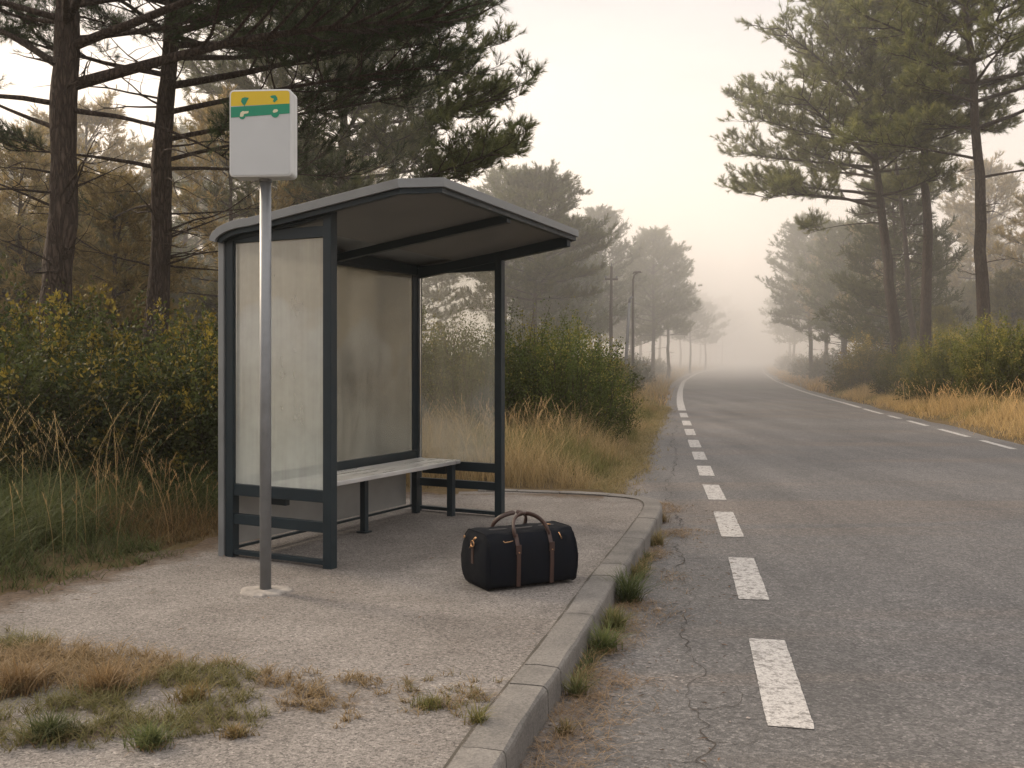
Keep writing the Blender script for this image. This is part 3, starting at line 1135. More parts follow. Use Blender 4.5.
def needles(b, P, A, S, k, ln, w, r, c0, c1, blunt=False):
    """bottlebrush shoots: P roots, A axes, S shoot lengths; k needles each"""
    n = len(P)
    if n == 0:
        return
    A = unit(A)
    ref = np.where(np.abs(A[:, 2:3]) > .9, np.array([[1., 0, 0]]), np.array([[0, 0, 1.]]))
    U = unit(np.cross(A, ref))
    W = np.cross(A, U)
    t = r.uniform(.0, 1, (n, k))
    ph = r.uniform(0, 2 * pi, (n, k))
    an = r.uniform(.30, 1.05, (n, k)) * (1.15 - .5 * t)
    D = A[:, None] * np.cos(an)[..., None] + (U[:, None] * np.cos(ph)[..., None] + W[:, None] * np.sin(ph)[..., None]) * np.sin(an)[..., None]
    O = P[:, None] + A[:, None] * (S[:, None] * t)[..., None]
    le = (ln * r.uniform(.65, 1.2, (n, k)))[..., None]
    side = unit(np.cross(D, r.normal(size=(n, k, 3)))) * w * .5
    V = np.stack([O - side, O + side, O + D * le], 2)
    u = r.rand(n, 1, 1)
    C = np.array(c0) * (1 - u) + np.array(c1) * u
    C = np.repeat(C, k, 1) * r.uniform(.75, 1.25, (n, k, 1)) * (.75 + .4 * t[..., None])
    C = np.repeat(C[:, :, None], 3, 2)
    b.add(V.reshape(-1, 3), np.arange(n * k * 3).reshape(-1, 3), C.reshape(-1, 3))


def limb_curve(p0, az, L_, elev, bend, r, n=9, wob=.06):
    """limb leaving p0 in azimuth az with start elevation and end bend"""
    t = np.linspace(0, 1, n)
    el = elev + bend * t ** 1.5
    da = np.cumsum(r.normal(0, wob, n))
    dx = np.cos(az + da) * np.cos(el)
    dy = np.sin(az + da) * np.cos(el)
    dz = np.sin(el) + r.normal(0, wob * .5, n)
    st = np.stack([dx, dy, dz], -1) * L_ / (n - 1)
    return np.vstack([p0, p0 + np.cumsum(st[1:], 0)])


def pine(seed, H, crown0, spread, lod, lean=(0, 0), r0=.2, limbs=(), dead=8, flat=.5, skew=(0, 0), dens=1.0, c0=(.085, .105, .038), c1=(.17, .18, .066)):
    """returns (trunk_mesh, crown_mesh). lod: 0 near .. 3 far"""
    r = np.random.RandomState(seed)
    tb, cb = MB(), MB()
    nt_ = 22
    t = np.linspace(0, 1, nt_)
    z = t * H
    wx = np.cumsum(r.normal(0, .035, nt_)) * (H / 14)
    wy = np.cumsum(r.normal(0, .035, nt_)) * (H / 14)
    wx -= wx[0]; wy -= wy[0]
    T = np.stack([wx + lean[0] * z, wy + lean[1] * z, z - .15], -1)
    rad = r0 * (1 - t * .82) * (1 + .35 * np.exp(-z / .35))
    sides = (14, 10, 7, 5)[lod]
    if lod == 0:
        zz = np.linspace(0, 1, 110)
        TT = np.stack([np.interp(zz, t, T[:, i]) for i in range(3)], -1)
        rr = np.interp(zz, t, rad) * (1 + (vnoise(zz * H, zz * 0, 3.0, seed) - .5) * .12)
        tb.tube(TT, rr, 26)
        V = tb.v[0]
        ang = np.arctan2(V[:, 1] - np.repeat(TT[:, 1], 26), V[:, 0] - np.repeat(TT[:, 0], 26))
        bump = (vnoise(ang * 5, V[:, 2] * 2.2, 1.0, seed) - .5) * .030 + (vnoise(ang * 11, V[:, 2] * 6, 1.0, seed + 3) - .5) * .016
        c = np.repeat(TT, 26, 0)
        V += unit(V - c) * bump[:, None]
    else:
        tb.tube(T, rad, sides)

    def trunk_at(h):
        return np.array([np.interp(h, z, T[:, i]) for i in range(3)])
    shoots_p, shoots_a = [], []
    nsub = (11, 9, 7, 5)[lod]
    ntw = (6, 5, 4, 3)[lod]

    def limb(h, az, L_, elev, bend, rb, bare=.3, dn=1.0, wob=.06):
        p0 = trunk_at(h)
        C = limb_curve(p0, az, L_, elev, bend, r, 11, wob)
        tt = np.linspace(0, 1, len(C))
        tb.tube(C, rb * (1 - .82 * tt), (8, 6, 5, 4)[lod], cap=False)
        m = max(3, int(nsub * dn * (.6 + L_ / 4)))
        for k in range(m):
            u = bare + (1 - bare) * (k + r.rand()) / m
            q = np.array([np.interp(u, tt, C[:, i]) for i in range(3)])
            d = unit(C[min(len(C) - 1, int(u * 10) + 1)] - C[int(u * 10)])
            az2 = math.atan2(d[1], d[0]) + (1 if k % 2 else -1) * r.uniform(.5, 1.15)
            Ls = L_ * r.uniform(.2, .42) * (1.15 - .6 * u) + .25
            C2 = limb_curve(q, az2, Ls, r.uniform(-.05, .45), r.uniform(.1, .6), r, 6, .12)
            if lod < 3:
                tb.tube(C2, rb * .32 * (1 - .8 * np.linspace(0, 1, 6)), (5, 4, 3, 3)[lod], cap=False)
            for w in range(ntw):
                v = .25 + .75 * (w + r.rand()) / ntw
                q2 = np.array([np.interp(v, np.linspace(0, 1, 6), C2[:, i]) for i in range(3)])
                a3 = az2 + r.uniform(-1.2, 1.2)
                e3 = r.uniform(.0, .9)
                ax = np.array([cos(a3) * cos(e3), sin(a3) * cos(e3), sin(e3)])
                l3 = r.uniform(.10, .42)
                e = q2 + ax * l3
                if lod < 2:
                    tb.tube([q2, q2 + ax * l3 * .5 + (0, 0, -.01), e], [.007, .006, .004], 3, cap=False)
                shoots_p.append(e - ax * .08)
                shoots_a.append(ax + np.array([0, 0, .5]))
                for e_ in range((2, 2, 1, 1)[lod]):
                    sd = unit(ax + r.normal(0, .7, 3) + (0, 0, .5))
                    shoots_p.append(q2 + ax * l3 * r.uniform(.2, .8))
                    shoots_a.append(sd)
            shoots_p.append(C2[-1]); shoots_a.append(C2[-1] - C2[-2] + (0, 0, .03))
        shoots_p.append(C[-1]); shoots_a.append(C[-1] - C[-2] + (0, 0, .05))
        for k in range(int(m * 1.5)):
            u = max(bare, .55) + (1 - max(bare, .55)) * r.rand()
            q = np.array([np.interp(u, tt, C[:, i]) for i in range(3)])
            shoots_p.append(q)
            shoots_a.append(unit(C[-1] - C[-3]) + r.normal(0, .6, 3) + (0, 0, .7))

    hcur = crown0
    az = r.uniform(0, 2 * pi)
    while hcur < H * .985:
        f = (hcur - crown0) / (H - crown0)
        prof = (1 - f ** 2.2) ** .75 * (.72 + .28 * min(1, f * 4))
        nb = r.randint(3, 5)
        for k in range(nb):
            az += 2 * pi / nb * r.uniform(.75, 1.25)
            L_ = spread * prof * r.uniform(.62, 1.12)
            L_ *= 1 + skew[0] * cos(az) + skew[1] * sin(az)
            L_ = max(.35, L_)
            if r.rand() > dens:
                continue
            limb(hcur + r.uniform(-.15, .15), az, L_, r.uniform(.0, .25) + f * .75, r.uniform(-.15, .35), .012 + .012 * L_ * (H / 12), .28 if f < .5 else .15)
        az += r.uniform(.4, 1.2)
        hcur += r.uniform(.42, .72) * H / 13
    for (h, a_, L_, el, bd, rb, bare, dn) in limbs:
        limb(h, a_, L_, el, bd, rb, bare, dn, .035)
    # dead lower branches
    for k in range(dead):
        h = r.uniform(crown0 * .45, crown0 * 1.05)
        C = limb_curve(trunk_at(h), r.uniform(0, 2 * pi), r.uniform(.5, 1.9), r.uniform(-.15, .4), r.uniform(-.5, .3), r, 8, .16)
        tb.tube(C, .018 * (1 - .85 * np.linspace(0, 1, 8)), 4, cap=False)
        for q in range(4):
            i = r.randint(2, 7)
            C2 = limb_curve(C[i], r.uniform(0, 2 * pi), r.uniform(.25, .8), r.uniform(-.3, .6), r.uniform(-.5, .5), r, 5, .2)
            tb.tube(C2, .007 * (1 - .8 * np.linspace(0, 1, 5)), 3, cap=False)
    P = np.array(shoots_p); A = np.array(shoots_a)
    k, ln, w, sl = [(40, .115, .0052, .20), (34, .165, .015, .26), (17, .20, .030, .30), (9, .28, .062, .34)][lod]
    S = sl * r.uniform(.6, 1.25, len(P))
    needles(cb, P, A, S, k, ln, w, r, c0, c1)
    return tb.mesh('trunk', M['bark']), cb.mesh('crown', M['needles']), len(P)


def place_pine(meshes, x, y, label, group=None, rz=0.0, sc=1.0, z=None, name='pine_tree', cat='tree'):
    zz = float(ground_z(np.array([x]), np.array([y]))[0]) if z is None else z
    t = thing(name, label, cat, (x, y, zz), rz, group)
    t.scale = (sc, sc, sc)
    obj('trunk', meshes[0], t)
    obj('crown', meshes[1], t)
    return t


def X(px, Y):
    return (px - 512) / FP * Y


def build_pines():
    # ---- two near pines left of the shelter
    DK0, DK1 = (.028, .048, .018), (.062, .084, .028)
    m = pine(5, 13, 5.2, 3.6, 0, (.038, .0), .185, dead=16, c0=DK0, c1=DK1, dens=.85, limbs=[
        # height, azimuth, length, elevation, bend, radius, bare share, density
        (4.55, .25, 4.6, .36, -.30, .075, .34, 1.25),
        (4.75, 2.75, 2.4, .55, -.2, .05, .4, .9), (4.30, .05, 2.0, -.10, -.45, .035, .8, .3),
        (4.35, 3.3, 2.2, .15, -.5, .035, .75, .3), (4.05, 2.7, 1.9, .35, .1, .032, .8, .3),
        (5.0, -.15, 4.3, .30, -.2, .06, .35, 1.2), (5.5, .3, 4.4, .25, -.1, .055, .3, 1.2), (5.3, -.9, 4.2, .22, -.1, .05, .3, 1.2)])
    place_pine(m, X(42, 11.5), 11.5, 'thick dark pine at the far left with a long limb reaching over the sign')
    m = pine(9, 13, 5.6, 3.8, 0, (.080, .01), .178, dead=26, c0=DK0, c1=DK1, dens=.9, skew=(.15, 0), limbs=[
        (5.3, -.05, 4.1, .12, .15, .06, .3, 1.3), (5.9, .25, 4.1, .10, .1, .055, .3, 1.3), (4.9, -.35, 4.2, .12, -.1, .045, .35, 1.2),
        (4.5, .2, 3.6, .25, -.05, .04, .35, 1.2), (6.2, -.5, 4.3, .05, .1, .05, .3, 1.2), (4.1, .6, 3.0, .1, -.1, .03, .4, 1.0),
        (4.2, .3, 2.2, .35, -.2, .035, .7, .4), (4.1, 3.0, 2.2, .2, -.2, .035, .7, .4), (3.6, 2.2, 2.4, .1, -.3, .03, .75, .4)])
    place_pine(m, X(148, 14.5), 14.5, 'dark pine leaning right between the far left pine and the sign pole')

    A = pine(21, 11.5, 4.2, 4.0, 1, (-.01, .0), .17, dead=10, limbs=[
        (6.1, -.1, 3.8, .28, .1, .06, .3, 1.3), (5.4, .2, 4.0, .15, .1, .05, .3, 1.3), (5.0, -.5, 4.0, .1, .15, .05, .3, 1.2), (6.6, .5, 3.7, .2, .1, .045, .3, 1.2)])
    place_pine(A, X(345, 22.5), 22.5, 'misty pine behind the shelter with a limb pointing over its roof')
    B = pine(22, 10.2, 4.3, 3.5, 1, (.01, .0), .16, dead=8)
    place_pine(B, X(535, 42), 42, 'hazy pine standing just right of the shelter roof corner', sc=.86)

    # ---- right hero pines
    RC = dict(c0=(.13, .15, .048), c1=(.27, .27, .095))
    m = pine(31, 14.6, 7.2, 4.0, 1, (-.105, 0), .23, dead=14, skew=(-.25, 0), limbs=[
        (7.3, 3.15, 5.0, .12, -.25, .07, .4, 1.2), (6.8, 3.5, 5.2, .18, -.38, .065, .45, 1.2), (8.3, 2.9, 4.8, .1, .1, .06, .35, 1.25),
        (9.0, 3.4, 4.6, .12, .1, .055, .3, 1.2), (10.0, 3.1, 4.0, .2, .15, .05, .25, 1.2), (6.3, 3.0, 2.6, .0, -.3, .03, .7, .5)], **RC)
    place_pine(m, X(903, 36), 36, 'left leaning pine overhanging the right side of the road')
    m = pine(32, 16.5, 8.8, 3.8, 1, (-.028, 0), .215, dead=12, **RC)
    place_pine(m, X(925, 35), 35, 'straight pine right of the leaning roadside pine')
    m = pine(33, 16.5, 8.6, 4.2, 1, (-.06, 0), .235, dead=12, skew=(.1, -.1), limbs=[
        (7.6, 3.3, 4.0, .2, -.1, .05, .4, 1.1), (7.0, .2, 4.0, .2, -.2, .05, .4, 1.1)], **RC)
    place_pine(m, X(993, 32), 32, 'thick pine near the right edge behind the yellow green shrubs')
    m = pine(34, 13.5, 7.6, 2.4, 1, (-.10, 0), .14, dead=10, **RC)
    place_pine(m, X(922, 40), 40, 'slender leaning pine seen between the two roadside pines')

    # ---- shared middle and far variants
    mids = [pine(s, H, c, sp, 2, (0, 0), r0, dead=6) for s, H, c, sp, r0 in
            [(41, 9.5, 2.4, 3.0, .14), (42, 10.5, 3.4, 3.3, .16), (43, 8.6, 1.6, 2.8, .13), (44, 11.5, 4.0, 3.2, .17)]]
    young = [pine(s, H, c, sp, 2, (0, 0), .08, dead=3, c0=(.13, .13, .045), c1=(.26, .22, .07)) for s, H, c, sp in [(46, 4.4, .4, 1.7), (47, 5.4, .7, 1.9)]]
    fars = [pine(s, H, c, sp, 3, (0, 0), r0, dead=0) for s, H, c, sp, r0 in
            [(51, 9.0, 3.6, 3.1, .16), (52, 10, 4.6, 3.4, .17), (53, 8.4, 2.6, 2.9, .15)]]
    r = np.random.RandomState(77)

    def put(lst, px, Y, sc, label, group=None, i=None):
        i = r.randint(len(lst)) if i is None else i
        return place_pine(lst[i], X(px, Y), Y, label, group, r.uniform(0, 6.28), sc)
    # distinct hazy trees left of the road
    put(mids, 572, 51, .88, 'hazy rounded pine right of the shelter roof corner', i=0)
    put(mids, 600, 57, .84, 'hazy pine behind the utility pole', i=3)
    put(mids, 545, 48, .80, 'low hazy pine rising behind the shelter side shrubs', i=2)
    t = put(mids, 652, 62, .86, 'double trunk looking hazy pine nearest the lamp post', i=1)
    put(mids, 668, 66, .74, 'hazy pine with outstretched crown at the right end of the left wood', i=3)
    put(mids, 632, 70, .84, 'hazy pine behind the street lamp', i=0)
    gl = 'hazy pines in the wood left of the road'
    for px, Y, sc in [(615, 82, .92), (590, 74, .92), (560, 62, .92), (530, 55, .88), (505, 47, .86), (640, 92, .95), (690, 88, .66), (705, 110, .8),
                      (680, 118, .95), (660, 105, .95)]:
        put(fars if Y > 60 else mids, px, Y, sc, 'pale hazy pine in the wood between the shelter roof and the road bend', gl)
    gf = 'faint pines at the road bend'
    for px, Y, sc in [(700, 150, 1.15), (722, 175, 1.15), (735, 205, 1.2), (748, 240, 1.2), (716, 205, 1.2), (690, 175, 1.2), (760, 300, 1.35), (735, 290, 1.35), (778, 320, 1.3), (710, 260, 1.3), (800, 260, 1.2), (815, 215, 1.2)]:
        put(fars, px, Y, sc, 'faint pine almost lost in the fog where the road bends away', gf)
    # forest behind the left hedge
    gb = 'pines in the forest behind the left hedge'
    gold_lit = [pine(s_, H, c, sp, 2, (0, 0), r0, dead=10, dens=.72, c0=(.19, .16, .06), c1=(.42, .31, .12)) for s_, H, c, sp, r0 in [(48, 9.0, 3.0, 3.0, .14), (49, 10, 4.0, 3.1, .15)]]  # gold crowns paint warm sunlight into the needle colour
    cells = []
    for Y in (18, 21.5, 26, 31, 37, 44, 52, 62):
        step = 3.2 + Y * .05
        xx = X(-260, Y)
        while xx < X(500, Y) - .5:
            cells.append((xx + r.uniform(-1, 1), Y + r.uniform(-1.6, 1.6)))
            xx += step * r.uniform(.75, 1.35)
    for xx, Y in cells:
        px = xx / Y * FP + 512
        if (Y < 24 and px > 300) or (Y < 41 and px > 465) or (Y < 30 and px > 395):
            continue
        if r.rand() < .08 and px < 420:
            continue
        lst = (gold_lit if r.rand() < .75 else mids) if Y < 46 else fars
        i = r.randint(len(lst))
        Hs = ([9.5, 10.5, 8.6, 11.5] if lst is mids else [9.0, 10] if lst is gold_lit else [9.0, 10, 8.4])[i]
        cap = (EYE + (.215 if px < 330 else .19 if px < 430 else .17) * Y * r.uniform(.6, 1.12)) / Hs
        place_pine(lst[i], xx, Y, 'misty brown trunked pine in the forest behind the left hedge', gb, r.uniform(0, 6.28), min(r.uniform(.8, 1.15), cap))
    gy = 'young pines under the forest edge'
    for k in range(24):
        Y = r.uniform(20, 33)
        px = r.uniform(-200, 520)
        if px > 390:
            continue
        if px > 330 and Y < 20:
            Y += 8
        i = r.randint(2)
        place_pine(young[i], X(px, Y), Y, 'short bushy young pine under the trees behind the left hedge', gy, r.uniform(0, 6.28), r.uniform(.5, .85), name='young_pine')
    # right forest
    gr = 'misty pines in the forest right of the road'
    put(mids, 812, 60, .92, 'misty pine leaning its crown over the road, left end of the right wood', i=1)
    put(mids, 846, 52, .88, 'misty pine behind the round shrub on the right', i=0)
    for Y in (43, 50, 58, 68, 80, 95, 115):
        xx = lineR(Y) + 3.6
        while xx < X(1220, Y):
            x2 = xx + r.uniform(-.8, .8)
            lst = (gold_lit if r.rand() < .7 else mids) if Y < 62 else fars
            i = r.randint(len(lst))
            place_pine(lst[i], x2, Y + r.uniform(-2, 2), 'misty pine in the forest right of the road', gr, r.uniform(0, 6.28), r.uniform(.8, 1.1))
            xx += (4.6 + Y * .045) * r.uniform(.7, 1.3)
    for k in range(14):
        Y = r.uniform(38, 60)
        xx = lineR(Y) + r.uniform(5, 18)
        place_pine(young[r.randint(2)], xx, Y, 'short bushy young pine under the trees right of the road', 'young pines right of the road', r.uniform(0, 6.28), r.uniform(.6, 1.0), name='young_pine')


# ------------------------------------------------------------------ shrubs
def shrub_mesh(seed, rx, ry, h, shoots, per, ls, c0, c1, c2, upright=.4):
    r = np.random.RandomState(seed)
    sb, lb = MB(), MB()
    # ends on an uneven dome
    a = r.uniform(0, 2 * pi, shoots)
    u = r.uniform(0, 1, shoots) ** .75
    el = np.arcsin(np.clip(r.uniform(-.08, 1, shoots), -1, 1))
    rr = r.uniform(.62, 1.0, shoots)
    lump = .78 + .44 * vnoise(np.cos(a) * 2 + 5, np.sin(a) * 2 + el * 2, 1.2, seed)
    E = np.stack([np.cos(a) * np.cos(el) * rx * rr * lump, np.sin(a) * np.cos(el) * ry * rr * lump, np.maximum(.06, np.sin(el) * h * rr * lump + h * .06)], -1)
    D = unit(E / np.array([rx, ry, h]) + np.array([0, 0, upright]) + r.normal(0, .35, (shoots, 3)))
    sl = r.uniform(.18, .48, shoots) * h / 1.5
    top = r.rand(shoots) < .15
    sl = np.where(top & (el > .5), sl * 1.7, sl)
    B0 = E - D * sl[:, None] * .8
    B0[:, 2] = np.maximum(B0[:, 2], .03)
    # a few main stems
    for k in range(16):
        i = r.randint(shoots)
        b_ = np.array([E[i][0] * .12, E[i][1] * .12, -.05])
        mid = (b_ + B0[i]) / 2 + r.normal(0, .05, 3)
        sb.tube([b_, mid, B0[i], E[i]], [.018, .012, .008, .004], 4, cap=False)
    for i in range(0, shoots, 3):
        sb.tube([B0[i], E[i], E[i] + D[i] * sl[i] * .3], [.005, .004, .002], 3, cap=False)
    t = r.uniform(-.1, 1.25, (shoots, per))
    O = B0[:, None] + (D * sl[:, None])[:, None] * t[..., None] + r.normal(0, .028, (shoots, per, 3)) * h / 1.5
    ld = unit(D[:, None] * .8 + r.normal(0, .8, (shoots, per, 3)))
    sd = unit(np.cross(ld, r.normal(size=(shoots, per, 3))))
    nn = np.cross(ld, sd)
    le = (ls * r.uniform(.6, 1.35, (shoots, per)))[..., None]
    V = np.stack([O, O + ld * le * .5 + sd * le * .28 + nn * le * .08, O + ld * le, O + ld * le * .5 - sd * le * .28 + nn * le * .08], 2)
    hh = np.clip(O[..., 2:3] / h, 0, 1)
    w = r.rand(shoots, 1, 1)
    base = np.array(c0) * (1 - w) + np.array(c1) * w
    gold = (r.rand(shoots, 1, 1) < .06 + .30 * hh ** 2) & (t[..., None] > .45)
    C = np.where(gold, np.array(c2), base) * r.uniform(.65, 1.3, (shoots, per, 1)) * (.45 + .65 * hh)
    C = np.repeat(C[:, :, None], 4, 2)
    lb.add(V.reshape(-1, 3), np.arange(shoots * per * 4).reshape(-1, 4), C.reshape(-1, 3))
    return sb.mesh('stems', M['bark']), lb.mesh('foliage', M['leaves'])


def place_shrub(ms, x, y, label, group=None, rz=0.0, sc=(1, 1, 1)):
    z = float(ground_z(np.array([x]), np.array([y]))[0])
    t = thing('shrub', label, 'shrub', (x, y, z), rz, group)
    t.scale = sc
    obj('stems', ms[0], t)
    obj('foliage', ms[1], t)


def build_shrubs():
    r = np.random.RandomState(5)
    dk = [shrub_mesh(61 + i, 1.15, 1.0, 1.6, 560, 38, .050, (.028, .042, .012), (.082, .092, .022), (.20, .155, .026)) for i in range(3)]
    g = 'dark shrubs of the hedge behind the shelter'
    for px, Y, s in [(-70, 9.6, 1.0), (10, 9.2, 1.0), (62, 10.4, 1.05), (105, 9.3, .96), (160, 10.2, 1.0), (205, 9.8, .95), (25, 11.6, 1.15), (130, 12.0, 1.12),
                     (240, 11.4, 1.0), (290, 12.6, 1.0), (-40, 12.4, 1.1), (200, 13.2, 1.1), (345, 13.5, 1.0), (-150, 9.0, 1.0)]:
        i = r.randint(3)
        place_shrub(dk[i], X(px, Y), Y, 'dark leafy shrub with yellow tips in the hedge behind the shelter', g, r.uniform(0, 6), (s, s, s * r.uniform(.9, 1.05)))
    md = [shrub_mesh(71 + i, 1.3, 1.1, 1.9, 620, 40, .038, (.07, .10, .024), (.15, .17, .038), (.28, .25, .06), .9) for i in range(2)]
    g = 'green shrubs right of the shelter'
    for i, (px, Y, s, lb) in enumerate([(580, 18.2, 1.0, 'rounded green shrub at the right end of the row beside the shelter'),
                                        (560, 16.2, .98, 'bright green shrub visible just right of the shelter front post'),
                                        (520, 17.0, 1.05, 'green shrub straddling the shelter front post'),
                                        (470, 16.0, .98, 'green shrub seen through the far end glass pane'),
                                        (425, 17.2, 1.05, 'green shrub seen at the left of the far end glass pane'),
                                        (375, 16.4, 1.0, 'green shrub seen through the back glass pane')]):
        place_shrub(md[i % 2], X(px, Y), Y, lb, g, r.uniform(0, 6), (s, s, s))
    lf = [shrub_mesh(81 + i, 1.3, 1.2, 1.3, 330, 26, .075, (.08, .095, .03), (.15, .145, .05), (.26, .2, .08)) for i in range(2)]
    g = 'low hazy shrubs on the left verge'
    for px, Y, s in [(640, 38, .95), (655, 43, .9), (668, 50, .95), (628, 33, .95), (612, 30, 1.0), (680, 58, .9), (590, 28, 1.1), (560, 26, 1.1), (530, 25, 1.1), (648, 55, 1.1), (668, 70, 1.0), (690, 80, .9), (500, 27, 1.2), (465, 25, 1.2), (420, 24, 1.2)]:
        place_shrub(lf[r.randint(2)], min(X(px, Y), float(edgeL(Y)) - 2.2), Y, 'low hazy shrub on the left verge beyond the green shrubs', g, r.uniform(0, 6), (s, s, s))
    gl = [shrub_mesh(91 + i, 1.25, 1.1, 1.7, 640, 40, .050, (.10, .115, .03), (.20, .20, .045), (.34, .28, .07), .7) for i in range(2)]
    m = shrub_mesh(95, 1.2, 1.1, 2.0, 560, 38, .06, (.17, .16, .045), (.30, .25, .07), (.46, .34, .10))
    place_shrub(m, X(864, 40), 40, 'round olive shrub in front of the leaning pine', None, 1, (1.12, 1.12, 1.05))
    g = 'yellow green shrubs on the right verge'
    for i, (px, Y, s, lb) in enumerate([(905, 35, .95, 'small yellow green shrub between the round shrub and the big right shrubs'),
                                        (922, 33, .85, 'low yellow green shrub left of the big right shrubs'),
                                        (950, 29.5, 1.12, 'tall yellow green shrub at the left of the big right shrubs'),
                                        (1010, 26.5, 1.2, 'largest yellow green shrub cut by the right edge'),
                                        (978, 31, 1.22, 'yellow green shrub behind the largest right shrub'),
                                        (1065, 26, 1.25, 'yellow green shrub just outside the right edge'),
                                        (940, 37, 1.2, 'yellow green shrub at the foot of the straight pine')]):
        place_shrub(gl[i % 2], X(px, Y), Y, lb, g, r.uniform(0, 6), (s, s, s))
    g = 'low hazy shrubs on the right verge'
    for px, Y, s in [(845, 44, .8), (828, 50, .9), (815, 57, .95), (803, 66, 1.0), (795, 76, 1.0), (835, 60, 1.2), (885, 45, 1.2), (870, 50, 1.2), (930, 42, 1.3), (960, 40, 1.3), (1000, 38, 1.4), (900, 52, 1.4), (786, 92, 1.1), (782, 110, 1.2)]:
        Y2 = Y
        place_shrub(lf[r.randint(2)], max(X(px, Y), lineR(Y) + 2.7), Y2, 'low hazy shrub on the right verge near the road bend', g, r.uniform(0, 6), (s, s, s))
    # far-off wood closing the view in the fog
    b = MB()
    rr = np.random.RandomState(8)
    for k in range(420):
        yy = rr.uniform(330, 430)
        xx = rr.uniform(-220, 330)
        hgt = rr.uniform(7, 13)
        n = 40
        P = np.stack([xx + rr.normal(0, 2.2, n), yy + rr.normal(0, 2, n), hgt * (.35 + .65 * rr.rand(n) ** .7)], -1)
        needles(b, P, rr.normal(size=(n, 3)) + (0, 0, 1), np.full(n, 1.0), 7, 1.3, .8, rr, (.04, .05, .025), (.06, .065, .03))
        b.tube([(xx, yy, -.2), (xx, yy, hgt * .8)], [.2, .1], 4, cap=False, tint=(.06, .05, .04))
    tag(b.build('far_wood', M['needles']), 'far off wood dissolving in the fog behind the road bend', 'wood', kind='stuff')


# ------------------------------------------------------------------ shelter
def rot2(a):
    return np.array([(cos(a), -sin(a), 0), (sin(a), cos(a), 0), (0, 0, 1)])


